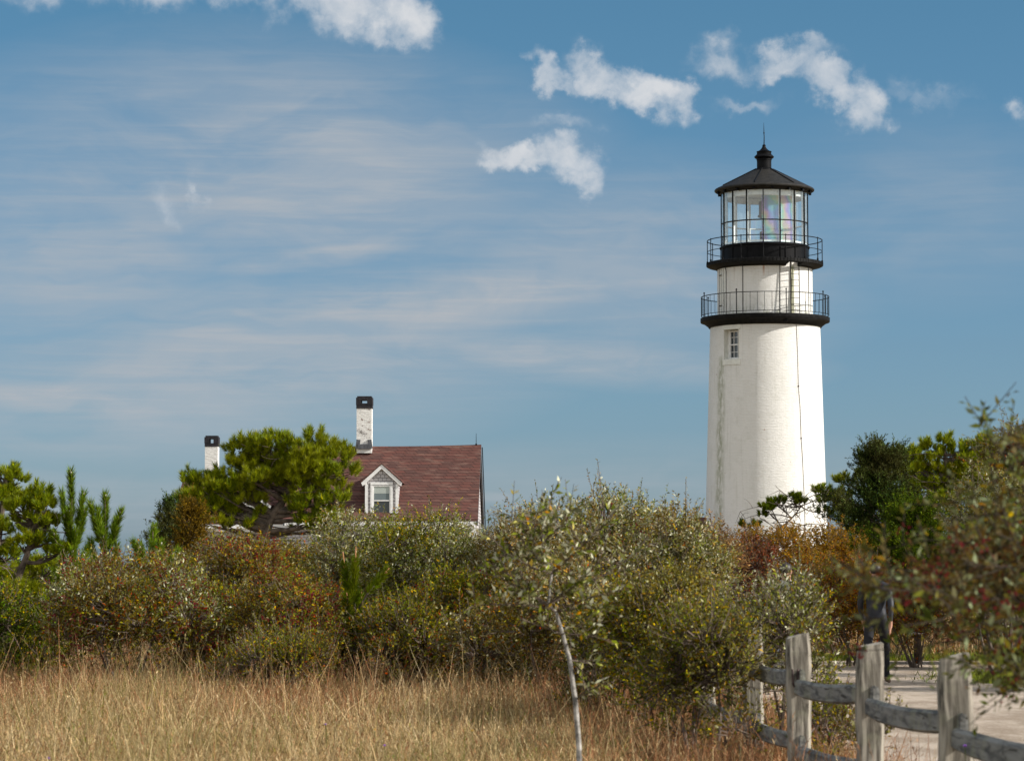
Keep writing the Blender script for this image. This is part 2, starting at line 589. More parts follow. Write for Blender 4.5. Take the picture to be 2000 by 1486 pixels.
M_GLASS = bpy.data.materials.new('window_glass')
M_GLASS.use_nodes = True
_q = G(M_GLASS.node_tree)
_t = _q.n('ShaderNodeBsdfTransparent')
_t.inputs[0].default_value = (0.93, 0.98, 0.975, 1)
_gl = _q.n('ShaderNodeBsdfGlossy')
_gl.inputs['Roughness'].default_value = 0.02
_gl.inputs['Color'].default_value = (0.95, 0.97, 1, 1)
_fr = _q.n('ShaderNodeLayerWeight')
_fr.inputs[0].default_value = 0.5
_frp = _q.m('MULTIPLY', _q.m('POWER', _fr.outputs['Facing'], 4.0), 0.8)
_mx = _q.n('ShaderNodeMixShader')
_q.put(_mx.inputs[0], _q.m('ADD', _frp, 0.09))
M_GLASS.node_tree.links.new(_t.outputs[0], _mx.inputs[1])
M_GLASS.node_tree.links.new(_gl.outputs[0], _mx.inputs[2])
M_GLASS.node_tree.links.new(_mx.outputs[0], M_GLASS.node_tree.nodes['Material Output'].inputs[0])
M_PANE = mat('dark_window_pane', (0.035, 0.045, 0.055), 0.08, 0.7)

# stressed clear plastic screen round the lamp: its rainbow reflections are painted in as colour
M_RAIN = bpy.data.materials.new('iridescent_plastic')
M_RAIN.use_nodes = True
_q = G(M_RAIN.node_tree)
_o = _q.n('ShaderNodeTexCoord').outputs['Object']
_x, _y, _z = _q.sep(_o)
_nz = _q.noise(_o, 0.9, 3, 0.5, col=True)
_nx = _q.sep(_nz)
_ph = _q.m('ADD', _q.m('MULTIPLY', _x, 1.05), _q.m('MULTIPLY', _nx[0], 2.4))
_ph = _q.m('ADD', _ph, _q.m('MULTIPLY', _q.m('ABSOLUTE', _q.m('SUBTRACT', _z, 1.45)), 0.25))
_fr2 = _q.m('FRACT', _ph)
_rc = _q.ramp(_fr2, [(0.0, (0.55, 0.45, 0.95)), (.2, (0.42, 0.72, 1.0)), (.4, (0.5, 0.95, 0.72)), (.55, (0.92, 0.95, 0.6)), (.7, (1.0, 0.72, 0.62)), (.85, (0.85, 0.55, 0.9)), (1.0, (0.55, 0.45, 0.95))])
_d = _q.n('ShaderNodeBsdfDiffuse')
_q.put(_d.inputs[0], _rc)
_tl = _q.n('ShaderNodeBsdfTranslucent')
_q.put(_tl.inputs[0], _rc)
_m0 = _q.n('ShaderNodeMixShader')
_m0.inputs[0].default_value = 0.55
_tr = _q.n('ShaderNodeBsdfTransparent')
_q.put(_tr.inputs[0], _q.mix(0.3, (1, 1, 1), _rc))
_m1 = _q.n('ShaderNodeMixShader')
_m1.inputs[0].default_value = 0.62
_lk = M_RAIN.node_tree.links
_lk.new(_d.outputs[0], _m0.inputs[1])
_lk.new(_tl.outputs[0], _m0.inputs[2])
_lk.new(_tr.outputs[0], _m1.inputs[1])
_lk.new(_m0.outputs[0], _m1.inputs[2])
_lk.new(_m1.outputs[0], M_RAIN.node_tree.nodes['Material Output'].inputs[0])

# foliage
L_SILVER = leaf_mat('silver_olive_leaf', [(0, (0.055, 0.075, 0.012)), (.35, (0.12, 0.14, 0.022)), (.7, (0.20, 0.21, 0.045)), (.85, (0.33, 0.30, 0.12)), (.93, (0.36, 0.24, 0.03)), (1, (0.22, 0.08, 0.03))],
                    under=(0.72, 0.72, 0.54), transl=0.28, silver=0.40)
L_MIXED = leaf_mat('autumn_olive_leaf', [(0, (0.045, 0.050, 0.010)), (.35, (0.105, 0.115, 0.012)), (.58, (0.20, 0.18, 0.018)), (.74, (0.36, 0.24, 0.03)), (.85, (0.27, 0.09, 0.025)), (.94, (0.33, 0.045, 0.03)), (1, (0.30, 0.15, 0.08))],
                   under=(0.40, 0.37, 0.20), transl=0.30, tint=(0.13, 0.085, 0.018), tscale=1.3, silver=0.30)
L_BROWNOLIVE = leaf_mat('brownish_olive_leaf', [(0, (0.060, 0.062, 0.016)), (.35, (0.13, 0.12, 0.028)), (.6, (0.23, 0.185, 0.06)), (.8, (0.31, 0.19, 0.07)), (.93, (0.38, 0.20, 0.03)), (1, (0.27, 0.07, 0.035))],
                        under=(0.72, 0.69, 0.50), transl=0.28, tint=(0.21, 0.14, 0.03), tscale=1.0, silver=0.40)
L_YELLOW = leaf_mat('yellow_green_leaf', [(0, (0.045, 0.065, 0.008)), (.4, (0.11, 0.135, 0.012)), (.7, (0.25, 0.23, 0.016)), (.9, (0.45, 0.31, 0.02)), (1, (0.38, 0.14, 0.02))],
                    under=(0.28, 0.30, 0.09), transl=0.34, silver=0.25)
L_ORANGE = leaf_mat('orange_autumn_leaf', [(0, (0.10, 0.055, 0.014)), (.3, (0.24, 0.10, 0.018)), (.6, (0.42, 0.175, 0.02)), (.8, (0.42, 0.27, 0.03)), (.92, (0.17, 0.18, 0.03)), (1, (0.36, 0.05, 0.022))],
                    under=(0.36, 0.22, 0.09), transl=0.38, tint=(0.20, 0.13, 0.02), tscale=1.0)
L_REDYEL = leaf_mat('red_yellow_leaf', [(0, (0.10, 0.035, 0.018)), (.3, (0.26, 0.06, 0.035)), (.5, (0.12, 0.12, 0.02)), (.75, (0.24, 0.22, 0.025)), (.9, (0.42, 0.08, 0.06)), (1, (0.45, 0.28, 0.03))],
                    under=(0.3, 0.18, 0.11), transl=0.36, tint=(0.12, 0.13, 0.022), tscale=1.1)
L_BROWN = leaf_mat('brown_dry_leaf', [(0, (0.10, 0.05, 0.025)), (.5, (0.25, 0.14, 0.055)), (1, (0.42, 0.26, 0.13))], under=(0.36, 0.25, 0.15), transl=0.3)
L_DARKRED = leaf_mat('dark_red_leaf', [(0, (0.07, 0.020, 0.018)), (.6, (0.16, 0.045, 0.03)), (1, (0.34, 0.10, 0.05))], under=(0.2, 0.11, 0.07), transl=0.3)
L_RIM = leaf_mat('dull_olive_leaf', [(0, (0.050, 0.060, 0.012)), (.5, (0.125, 0.125, 0.022)), (.8, (0.24, 0.20, 0.04)), (.92, (0.42, 0.26, 0.03)), (1, (0.24, 0.08, 0.04))],
                 under=(0.44, 0.43, 0.24), transl=0.30, tint=(0.15, 0.10, 0.022), tscale=1.4, silver=0.3)
L_NEAR = leaf_mat('near_olive_leaf', [(0, (0.034, 0.050, 0.010)), (.5, (0.080, 0.105, 0.020)), (.8, (0.14, 0.15, 0.030)), (.94, (0.26, 0.18, 0.025)), (1, (0.16, 0.035, 0.025))],
                 under=(0.32, 0.37, 0.22), transl=0.32, tint=(0.11, 0.045, 0.024), tscale=1.5, silver=0.25)
L_PINE = leaf_mat('pitch_pine_needle', [(0, (0.075, 0.115, 0.008)), (.5, (0.185, 0.255, 0.012)), (.85, (0.32, 0.38, 0.02)), (1, (0.46, 0.38, 0.03))], transl=0.30, rough=0.45, spec=0.3, tint=(0.26, 0.27, 0.015), tscale=1.6)
L_DPINE = leaf_mat('deep_green_needle', [(0, (0.035, 0.070, 0.008)), (.6, (0.085, 0.135, 0.012)), (1, (0.17, 0.20, 0.02))], transl=0.26, rough=0.5, tint=(0.15, 0.16, 0.012), tscale=1.4)
L_YPINE = leaf_mat('young_pine_needle', [(0, (0.07, 0.13, 0.016)), (.5, (0.14, 0.22, 0.03)), (1, (0.25, 0.31, 0.06))], transl=0.3, rough=0.5)
L_CEDAR = leaf_mat('red_cedar_spray', [(0, (0.014, 0.030, 0.008)), (.6, (0.034, 0.062, 0.014)), (1, (0.075, 0.10, 0.025))], transl=0.12, rough=0.65, tint=(0.085, 0.075, 0.03), tscale=0.9)
L_CEDAR2 = leaf_mat('green_cedar_spray', [(0, (0.022, 0.045, 0.005)), (.6, (0.055, 0.095, 0.008)), (1, (0.13, 0.16, 0.014))], transl=0.16, rough=0.65)
L_RUSTCEDAR = leaf_mat('rusty_cedar_spray', [(0, (0.055, 0.040, 0.012)), (.6, (0.13, 0.080, 0.020)), (1, (0.24, 0.15, 0.03))], transl=0.2, rough=0.6)
M_BERRY = mat('red_berry', (0.27, 0.02, 0.024), 0.4, 0.35, var=0.3, vscale=30)
M_CANDLE = mat('orange_brown_shoot', (0.42, 0.20, 0.10), 0.8, 0.2, var=0.3, vscale=20)
M_BUD = mat('pale_bud', (0.72, 0.66, 0.58), 0.6, 0.3)
L_TAN = leaf_mat('dry_tan_grass', [(0, (0.22, 0.14, 0.07)), (.35, (0.46, 0.33, 0.18)), (.75, (0.64, 0.49, 0.30)), (.95, (0.80, 0.66, 0.44)), (1, (0.30, 0.26, 0.10))], transl=0.35, rough=0.6, spec=0.25, tint=(0.34, 0.28, 0.14), tscale=0.6)
L_REDGR = leaf_mat('russet_dry_grass', [(0, (0.14, 0.062, 0.036)), (.5, (0.29, 0.14, 0.08)), (1, (0.46, 0.28, 0.17))], transl=0.3, rough=0.65, spec=0.2)
L_GREENGR = leaf_mat('green_grass_blade', [(0, (0.05, 0.085, 0.012)), (.6, (0.12, 0.17, 0.02)), (1, (0.26, 0.25, 0.06))], transl=0.35, rough=0.6, spec=0.2)


# ------------------------------------------------------------------ ground
def ground_mat():
    m = bpy.data.materials.new('meadow_soil')
    m.use_nodes = True
    q = G(m.node_tree)
    b = m.node_tree.nodes['Principled BSDF']
    b.inputs['Roughness'].default_value = 0.95
    b.inputs['Specular IOR Level'].default_value = 0.1
    t = q.n('ShaderNodeTexCoord').outputs['Object']
    c = q.mix(q.step(q.noise(t, 0.35, 8, 0.7), 0.35, 0.65), (0.17, 0.12, 0.065), (0.30, 0.22, 0.12))
    c = q.mix(q.m('MULTIPLY', q.step(q.noise(t, 6.0, 5, 0.7), 0.4, 0.6), 0.4), c, (0.09, 0.085, 0.035))
    q.put(b.inputs['Base Color'], c)
    bp = q.n('ShaderNodeBump')
    bp.inputs['Distance'].default_value = 0.05
    q.put(bp.inputs['Height'], q.noise(t, 9.0, 5, 0.7))
    m.node_tree.links.new(bp.outputs[0], b.inputs['Normal'])
    return m


def path_mat():
    m = bpy.data.materials.new('sandy_gravel')
    m.use_nodes = True
    q = G(m.node_tree)
    b = m.node_tree.nodes['Principled BSDF']
    b.inputs['Roughness'].default_value = 0.95
    b.inputs['Specular IOR Level'].default_value = 0.1
    t = q.n('ShaderNodeTexCoord').outputs['Object']
    c = q.mix(q.step(q.noise(q.vm('MULTIPLY', t, (1.0, .45, 1.0)), 1.3, 7, 0.7), 0.38, 0.62), (0.33, 0.26, 0.195), (0.55, 0.46, 0.37))
    sp = q.noise(t, 42.0, 3, 0.8)
    c = q.mix(q.step(sp, 0.55, 0.68), c, (0.62, 0.56, 0.48))
    c = q.mix(q.step(sp, 0.44, 0.32), c, (0.22, 0.175, 0.13))
    q.put(b.inputs['Base Color'], c)
    bp = q.n('ShaderNodeBump')
    bp.inputs['Distance'].default_value = 0.03
    q.put(bp.inputs['Height'], q.m('ADD', sp, q.noise(t, 5, 3, 0.5)))
    m.node_tree.links.new(bp.outputs[0], b.inputs['Normal'])
    return m


gm = MB()
N = 64
gm.add([(3500 * math.cos(2 * math.pi * k / N), 3500 * math.sin(2 * math.pi * k / N), 0) for k in range(N)], [tuple(range(N))])
tag(gm.build('ground', ground_mat()), kind='structure')


def path_left(y):
    return np.interp(y, [0, 5, 22, 27, 32, 40, 46, 51], [2.6, 2.7, 2.75, 2.75, 2.5, 1.6, -0.5, -4.0])


def path_right(y):
    return np.interp(y, [0, 25, 34, 38, 42, 46, 51.5], [9.5, 9.8, 9.0, 7.6, 6.6, 8.0, 12.0])


rp = random.Random(3)
pm = MB()
ys = [k * 0.5 for k in range(-10, 104)]
vs = []
for y in ys:
    vs.append((float(path_left(y)) + rp.uniform(-.09, .09), y, 0.004))
    vs.append((float(path_right(y)) + rp.uniform(-.12, .12), y, 0.004))
pm.add(vs, [(2 * i, 2 * i + 1, 2 * i + 3, 2 * i + 2) for i in range(len(ys) - 1)])
tag(pm.build('path', path_mat()), kind='structure')

# ------------------------------------------------------------------ lighthouse
LY = 145.0
lc = at(1497, 1110, LY)
LX = lc.x


def lz(py):
    return at(1497, py, LY).z


def lr(px):
    return px / 38.35


LH = empty('lighthouse', (LX, LY, 0), 'tall round white brick lighthouse with black lantern and two railed galleries', 'lighthouse')

# tower shaft with a real window opening
WA, WH = -0.735, 0.165          # window centre angle and half width
WZ0, WZ1 = lz(707), lz(650)
R0, R1, ZT = 3.17, lr(106.5), lz(634)


def rad_at(z):
    return R0 + (R1 - R0) * z / ZT


angs = sorted(set([WA - WH, WA + WH] + [WA + WH + (2 * math.pi - 2 * WH) * k / 90 for k in range(1, 90)] + [WA - WH + 2 * WH * k / 6 for k in range(1, 6)]))
zs = [ZT * k / 10 for k in range(0, 9)] + [WZ0, WZ1, ZT]
zs = sorted(zs)
tw = MB()
vs = []
for z in zs:
    for a in angs:
        r = rad_at(z)
        vs.append((r * math.sin(a), -r * math.cos(a), z))
na = len(angs)
fs = []
for i in range(len(zs) - 1):
    for k in range(na):
        k2 = (k + 1) % na
        am = (angs[k] + (angs[k2] if k2 else angs[0] + 2 * math.pi)) / 2
        if abs(am - WA) < WH and zs[i] >= WZ0 - 1e-6 and zs[i + 1] <= WZ1 + 1e-6:
            continue
        fs.append((i * na + k, i * na + k2, (i + 1) * na + k2, (i + 1) * na + k))
tw.add(vs, fs)
tower = tw.build('tower_shaft', M_BRICK, LH, smooth=True)
# reveal of the opening
wdir = Vector((math.sin(WA), -math.cos(WA), 0))
wtan = Vector((math.cos(WA), math.sin(WA), 0))
hw = rad_at(13) * math.sin(WH)
rw = rad_at(13) * math.cos(WH)


def wp(t, d, z):
    return wtan * t + wdir * (rw + d) + Vector((0, 0, z))


rv = MB()
D = -0.42
for a, b in (((-hw, WZ0), (-hw, WZ1)), ((hw, WZ1), (hw, WZ0)), ((-hw, WZ1), (hw, WZ1)), ((hw, WZ0), (-hw, WZ0))):
    rv.add([wp(a[0], .04, a[1]), wp(b[0], .04, b[1]), wp(b[0], D, b[1]), wp(a[0], D, a[1])], [(0, 1, 2, 3)])
win = rv.build('window', M_CREAM, LH)
fr = MB()
zm = (WZ0 + WZ1) / 2
fw = 0.055
RW = Matrix.Rotation(WA, 3, 'Z')
for t in (-hw + fw / 2 + .08, hw - fw / 2 - .08):
    fr.box(wp(t, D + .06, zm), (fw, .07, WZ1 - WZ0 - .12), RW)
for z in (WZ0 + .07, zm, WZ1 - .07):
    fr.box(wp(0, D + .062, z), (2 * hw - .16, .08, .06), RW)
for t in (-hw / 3 + .03, hw / 3 - .03):
    fr.box(wp(t, D + .055, zm), (.022, .05, WZ1 - WZ0 - .14), RW)
for z in ((WZ0 + zm) / 2, (WZ1 + zm) / 2):
    fr.box(wp(0, D + .053, z), (2 * hw - .18, .045, .022), RW)
# outer casing fills between sash and reveal
for t in (-hw + .04, hw - .04):
    fr.box(wp(t, D + .05, zm), (.08, .1, WZ1 - WZ0), RW)
fr.build('sash', M_WHITE, win)
pn = MB()
pn.box(wp(0, D + .02, zm), (2 * hw, .02, WZ1 - WZ0), RW)
pn.build('pane', M_PANE, win)
for z0, z1, ex in ((WZ1 + .01, lz(638), 'lintel'), (lz(718), WZ0 - .01, 'sill')):
    tr = MB()
    a0, a1 = WA - WH - .03, WA + WH + .03
    tr.lathe([(rad_at(z0) - .05, z0), (rad_at(z0) + .03, z0), (rad_at(z1) + .03, z1), (rad_at(z1) - .05, z1)], 10, a0, a1)
    for a in (a0, a1):
        s, c = math.sin(a), -math.cos(a)
        tr.add([((rad_at(z0) - .05) * s, (rad_at(z0) - .05) * c, z0), ((rad_at(z0) + .03) * s, (rad_at(z0) + .03) * c, z0),
                ((rad_at(z1) + .03) * s, (rad_at(z1) + .03) * c, z1), ((rad_at(z1) - .05) * s, (rad_at(z1) - .05) * c, z1)], [(0, 1, 2, 3)])
    tr.build(ex, M_CREAM, win)

# lower gallery: moulded ring
g1 = MB()
RG = lr(125.5)
z_t, z_b, z_f = lz(621.5), lz(630.5), lz(641)
g1.lathe([(R1 - .02, z_f), (R1 + .07, z_f), (R1 + .12, z_f + .07), (R1 + .25, z_f + .17), (RG - .12, z_b - .02), (RG - .02, z_b), (RG, z_b + .03), (RG, z_t - .02), (RG - .03, z_t), (2.2, z_t)], 96)
gal1 = g1.build('gallery', M_DECK, LH, smooth=True)
# drum between the galleries
RD = lr(92.3)
ZD0, ZD1 = z_t, lz(514)
dr = MB()
dr.lathe([(RD + .01, ZD0 - .1), (RD, ZD1)], 96)
dr.build('upper_drum', M_BRICK, LH, smooth=True)
# upper gallery with a ladder hatch
RU = lr(113)
ut, ub, uf = lz(514), lz(522), lz(528)
prof = [(RD - .02, uf), (RD + .05, uf), (RD + .10, uf + .06), (RU - .08, ub - .01), (RU, ub + .03), (RU, ut - .03), (RU - .03, ut), (RD - .3, ut)]
g2 = MB()
H0, H1 = 0.36, 0.66
g2.lathe(prof, 80, H1, H0 + 2 * math.pi)
rim = [(RU - .09, ub - .01), (RU, ub + .03), (RU, ut - .03), (RU - .03, ut), (RU - .09, ut), (RU - .09, ub - .01)]
g2.lathe(rim, 8, H0, H1)
for a in (H0, H1):
    g2.add([(r * math.sin(a), -r * math.cos(a), z) for r, z in prof], [tuple(range(len(prof)))])
tk = g2
for k in range(100):
    a = 2 * math.pi * k / 100
    tk.box((RU * math.sin(a), -RU * math.cos(a), (ut + ub) / 2 + .02), (.03, .03, .15), Matrix.Rotation(a, 3, 'Z'))
gal2 = g2.build('gallery', M_DECK, LH, smooth=True)


def ring(mb, r, z, t, n=72, nt=6):
    vs, fs = [], []
    for k in range(n):
        a = 2 * math.pi * k / n
        for j in range(nt):
            b = 2 * math.pi * j / nt
            rr = r + t * math.cos(b)
            vs.append((rr * math.sin(a), -rr * math.cos(a), z + t * math.sin(b)))
    for k in range(n):
        for j in range(nt):
            k2, j2 = (k + 1) % n, (j + 1) % nt
            fs.append((k * nt + j, k2 * nt + j, k2 * nt + j2, k * nt + j2))
    mb.add(vs, fs)


def pole(mb, r, a, z0, z1, t, n=6):
    mb.tube([(r * math.sin(a), -r * math.cos(a), z0), (r * math.sin(a), -r * math.cos(a), z1)], t, n)


# lower railing
rl = MB()
RR = lr(124)
zt1, zb1 = lz(581), lz(617)
ring(rl, RR, zt1, .022)
ring(rl, RR, zb1, .016)
for k in range(56):
    if k % 7:
        pole(rl, RR, math.radians(-31) + 2 * math.pi * k / 56, zb1, zt1, .011, 5)
rail1 = rl.build('railing', M_BLACK, LH)
for k in range(8):
    a = math.radians(-31) + 2 * math.pi * k / 8
    p = MB()
    pole(p, RR, a, z_t - .12, zt1 + .1, .026, 8)
    c = Vector((RR * math.sin(a), -RR * math.cos(a), zt1 + .14))
    p.tube([c - Vector((0, 0, .05)), c - Vector((0, 0, .03)), c, c + Vector((0, 0, .03)), c + Vector((0, 0, .05))], [.01, .035, .045, .035, .01], 8)
    p.build('railing_post', M_BLACK, rail1)
# upper railing
rl = MB()
RR2 = lr(111.5)
zt2 = lz(471)
zm2 = lz(492.5)
ring(rl, RR2, zt2, .024)
ring(rl, RR2, zm2, .018)
rail2 = rl.build('railing', M_BLACK, LH)
for k in range(16):
    a = math.radians(-6.4 + 22.5 * k)
    p = MB()
    pole(p, RR2, a, ut, zt2 + .05, .022, 8)
    pole(p, RR2, a, ut, ut + .1, .05, 8)
    p.build('railing_post', M_BLACK, rail2)

# lantern room
RL = lr(84)
zg0, zg1, zgm = lz(482), lz(378), lz(438.5)
lm = MB()
lm.lathe([(RL - .12, zg0 + .03), (RL - .12, ut - .05)], 64)
lm.lathe([(RL + .02, ut), (RL + .02, zg0 - .13), (RL + .09, zg0 - .12), (RL + .10, zg0 - .05), (RL + .03, zg0), (RL - .13, zg0 + .03)], 64)
pnm = lm
for k in range(16):
    a = math.radians(-6.4 + 22.5 * k)
    pole(pnm, RL + .045, a, ut, zg0 - .1, .018, 6)
lant = lm.build('lantern_room', M_BLACK, LH, smooth=True)
for k in range(16):
    a = math.radians(-6.6 + 22.5 * k)
    R_ = Matrix.Rotation(a, 3, 'Z')
    mu = MB()
    zc, hh = (zg0 + zg1) / 2, zg1 - zg0
    mu.box((RL * math.sin(a), -RL * math.cos(a), zc), (.05, .06, hh), R_, 0)
    mu.box(((RL - .085) * math.sin(a), -(RL - .085) * math.cos(a), zc), (.065, .10, hh), R_, 1)
    mu.build('mullion', [M_BLACK, M_WHITE], lant)
hb = MB()
ring(hb, RL + .005, zgm, .028, 96)
ring(hb, RL + .01, zg1 - .02, .05, 96)
hb.build('glazing_bar', M_BLACK, lant)
hb = MB()
ring(hb, RL - .07, zgm, .035, 96)
hb.lathe([(RL - .06, zg0 + .04), (RL - .14, zg0 + .05), (RL - .14, zg0 + .13)], 64)
hb.lathe([(RL - .16, zg1), (RL - .16, zg1 - .30), (RL - .22, zg1 - .34)], 64)
hb.build('inner_rim', M_WHITE, lant)
ppane = MB()
a0, a1 = math.radians(.7), math.radians(21.8)
for zz0, zz1 in ((zg0, zgm - .03),):
    ppane.lathe([(RL - .012, zz0), (RL - .012, zz1)], 5, a0, a1)
lo = ppane.build('glass_pane', M_GLASS, lant, smooth=True)
ppane = MB()
ppane.lathe([(RL - .012, zgm + .03), (RL - .012, zg1)], 5, a0, a1)
up = ppane.build('glass_pane', M_GLASS, lant, smooth=True)
lo.rotation_euler.z = up.rotation_euler.z = math.radians(-6.6)
for k in range(1, 16):
    for src in (lo, up):
        c = src.copy()
        C.objects.link(c)
        c.parent = lant
        c.rotation_euler.z = math.radians(-6.6 + 22.5 * k)
# inside: ceiling, floor, lamp on pedestal, iridescent screen
ins = MB()
ins.lathe([(0.01, zg1 + .02), (RL - .1, zg1 + .02)], 48)
ins.build('ceiling', M_WHITE, lant)
ins = MB()
ins.lathe([(0.01, zg0 - .5), (RL - .13, zg0 - .5)], 48)
ins.build('floor', M_GREYM, lant)
M_LAMP = mat('brown_lamp_housing', (0.16, 0.12, 0.10), 0.4, 0.5, var=0.3)
zl = lz(425)
la = MB()
lx_, ly_ = lr(-2), -.1
la.lathe([(.001, zl + .95), (.06, zl + .93), (.10, zl + .86), (.22, zl + .80), (.24, zl + .7), (.24, zl + .12), (.30, zl + .08), (.30, zl), (.10, zl - .08), (.09, zl - .7), (.2, zl - .75), (.2, zg0 - .5)], 24, c=(lx_, ly_, 0))
la.build('beacon_lamp', M_LAMP, lant, smooth=True)
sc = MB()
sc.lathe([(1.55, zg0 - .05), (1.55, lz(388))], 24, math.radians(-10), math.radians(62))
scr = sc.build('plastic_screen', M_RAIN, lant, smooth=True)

# lantern roof
ze = lz(373)
zn = lz(332)
rf = MB()
nr = 14
RE = lr(97)
off = math.radians(-17)
rf.lathe([(RL - .1, zg1 - .01), (RL + .08, zg1 - .02), (RL + .10, zg1 + .05), (RL + .20, zg1 + .06), (RL + .21, zg1 + .13), (RE - .06, ze - .07), (RE, ze - .03), (RE + .01, ze + .02), (RE - .03, ze + .07), (RE - .12, ze + .12), (RE - .2, ze + .15)], 96)
roofp = [(RE - .17, ze + .14), (.48, zn)]
vs, fs = [], []
for i, (r, z) in enumerate(roofp):
    for k in range(7):
        a = off + 2 * math.pi * k / 7
        for j in range(6):
            b = a + 2 * math.pi / 7 * j / 6
            # each sector is a flat panel
            rr = r * (0.5 + 0.5 * math.cos(math.pi / 7) / math.cos(b - a - math.pi / 7)) if i else r
            vs.append((rr * math.sin(b), -rr * math.cos(b), z))
nn = 42
for k in range(nn):
    fs.append((k, (k + 1) % nn, nn + (k + 1) % nn, nn + k))
rf.add(vs, fs)
roof = rf.build('lantern_roof', M_LROOF, LH, smooth=False)
rb = MB()
for k in range(7):
    a = off + 2 * math.pi * k / 7
    rb.tube([((RE - .2) * math.sin(a), -(RE - .2) * math.cos(a), ze + .17), (.46 * math.sin(a), -.46 * math.cos(a), zn + .03)], .032, 5)
rb.build('roof_rib', M_BLACK, roof)
for k in range(16):
    br = MB()
    a = math.radians(4.6 + 22.5 * k)
    br.box(((RL + .16) * math.sin(a), -(RL + .16) * math.cos(a), zg1 - .01), (.12, .12, .12), Matrix.Rotation(a, 3, 'Z'))
    br.build('eave_bracket', M_BLACK, roof)
ve = MB()
z1 = lz(309.5)
z2 = lz(305)
z3 = lz(296.5)
z4 = lz(283)
ve.lathe([(.56, zn - .05), (.52, zn + .02), (.42, zn + .05), (.37, zn + .09), (.37, z1 - .12), (.39, z1 - .1), (.39, z1 - .04), (.46, z1), (.50, z1 + .05), (.50, z1 + .08), (.40, z2 + .06), (.37, z2 + .07), (.37, z3 - .03), (.39, z3), (.33, z3 + .02), (.25, z3 + .05), (.16, z3 + .13), (.10, z3 + .22), (.08, z4 - .06), (.09, z4 - .03), (.03, z4 + .02), (.001, z4 + .03)], 32)
vent = ve.build('ventilator', M_BLACK, roof, smooth=True)
rd = MB()
zr = lz(240)
rd.tube([(0, 0, z4 - .05), (.01, 0, z4 + .4), (0, 0, z4 + .66), (-.01, 0, zr)], [.03, .022, .02, .006], 6)
zk = lz(260)
rd.tube([(0, 0, zk - .05), (0, 0, zk), (0, 0, zk + .05)], [.02, .04, .02], 6)
rd.build('lightning_rod', M_BLACK, roof)

# door, cables, ladder, floodlights on the upper drum
DA = math.radians(-66)
dd = MB()
hwA = 0.14
zd0, zd1 = ZD0 + .02, lz(536)
pts = [(-1, zd0), (1, zd0)]
for k in range(0, 9):
    q_ = math.pi * k / 8
    pts.append((math.cos(q_), zd1 + .3 * math.sin(q_)))


def drum_pt(t, z, d):
    a = DA + t * hwA
    return ((RD + d) * math.sin(a), -(RD + d) * math.cos(a), z)


dd.add([drum_pt(t, z, .03) for t, z in pts], [tuple(range(len(pts)))])
door = dd.build('door', M_CREAM, LH)
df = MB()
loop = [drum_pt(t * 1.0, z, .035) for t, z in pts[1:]] + [drum_pt(-1, zd0, .035)]
df.tube(loop, .012, 5)
for t in (-.33, .33):
    df.tube([drum_pt(t, zd0, .04), drum_pt(t, zd1 + .2, .04)], .006, 4)
df.build('door_frame', M_LEAD, door)
for y_ in (541, 600):
    hg = MB()
    hg.tube([drum_pt(-.98, lz(y_), .05), drum_pt(-.25, lz(y_), .05)], .022, 5)
    hg.build('hinge', M_BLACK, door)
for px, w in ((1448, .018), (1518, .014), (1577, .016)):
    a = math.asin((px - 1497) / 92.3)
    cb = MB()
    cb.tube([((RD + .02) * math.sin(a), -(RD + .02) * math.cos(a), z) for z in (ZD0, (ZD0 + ZD1) / 2, uf + .02)], w, 5)
    cb.build('cable', M_BLACK, LH)
ca = MB()
cp = []
for px, py in ((1549, 642), (1551, 700), (1552, 760), (1555, 800), (1556.5, 860), (1559, 900), (1562, 985), (1563, 1040), (1564, 1174)):
    z = lz(py)
    r = rad_at(z) + .015
    a = math.asin(min(.99, (px - 1497) / 38.5 / r))
    cp.append((r * math.sin(a), -r * math.cos(a), z))
ca.tube(cp, .010, 5)
for p in cp[2:7:2]:
    ca.box(p, (.07, .05, .05))
ca.build('cable', M_RUST, LH)
AL = math.asin((1541 - 1497) / 92.3)
ld = MB()
Rl = RD + .30
sd_ = .085
for s in (-sd_, sd_):
    a = AL + s * 1.1
    ld.tube([(Rl * math.sin(a) + .02, -Rl * math.cos(a) - .12, ZD0), (Rl * math.sin(a), -Rl * math.cos(a), ut + .1)], .022, 5)
for k in range(9):
    z = ZD0 + .2 + k * .3
    f_ = 1 - (z - ZD0) / (ut - ZD0)
    p1, p2 = [(Rl * math.sin(AL + s * 1.1) + .02 * f_, -Rl * math.cos(AL + s * 1.1) - .12 * f_, z) for s in (-sd_, sd_)]
    ld.tube([p1, p2], .014, 5)
ld.build('ladder', M_BLACK, LH)
pl_ = MB()
pl_.box((RD * math.sin(AL - .01) + .06, -RD * math.cos(AL) - .05, (ZD0 + uf) / 2), (.16, .05, uf - ZD0), Matrix.Rotation(AL, 3, 'Z'))
pl_.build('conduit_cover', mat('olive_cover', (0.36, 0.36, 0.24), 0.6, 0.3, var=0.3), LH)
for px, py, rr_ in ((1514, 517.5, RD + .25), (1526, 635, R1 + .2)):
    a = math.asin((px - 1497) / 38.5 / rr_)
    c = Vector((rr_ * math.sin(a), -rr_ * math.cos(a), lz(py)))
    fl = MB()
    fl.tube([c + Vector((0, .12, .02)), c + Vector((0, .07, .01)), c, c + Vector((0, -.06, 0)), c + Vector((0, -.1, 0))], [.03, .09, .12, .11, .07], 12)
    fl.tube([c, c + Vector((0, .1, .3))], .02, 5)
    fl.build('floodlight', M_BLACK, LH)

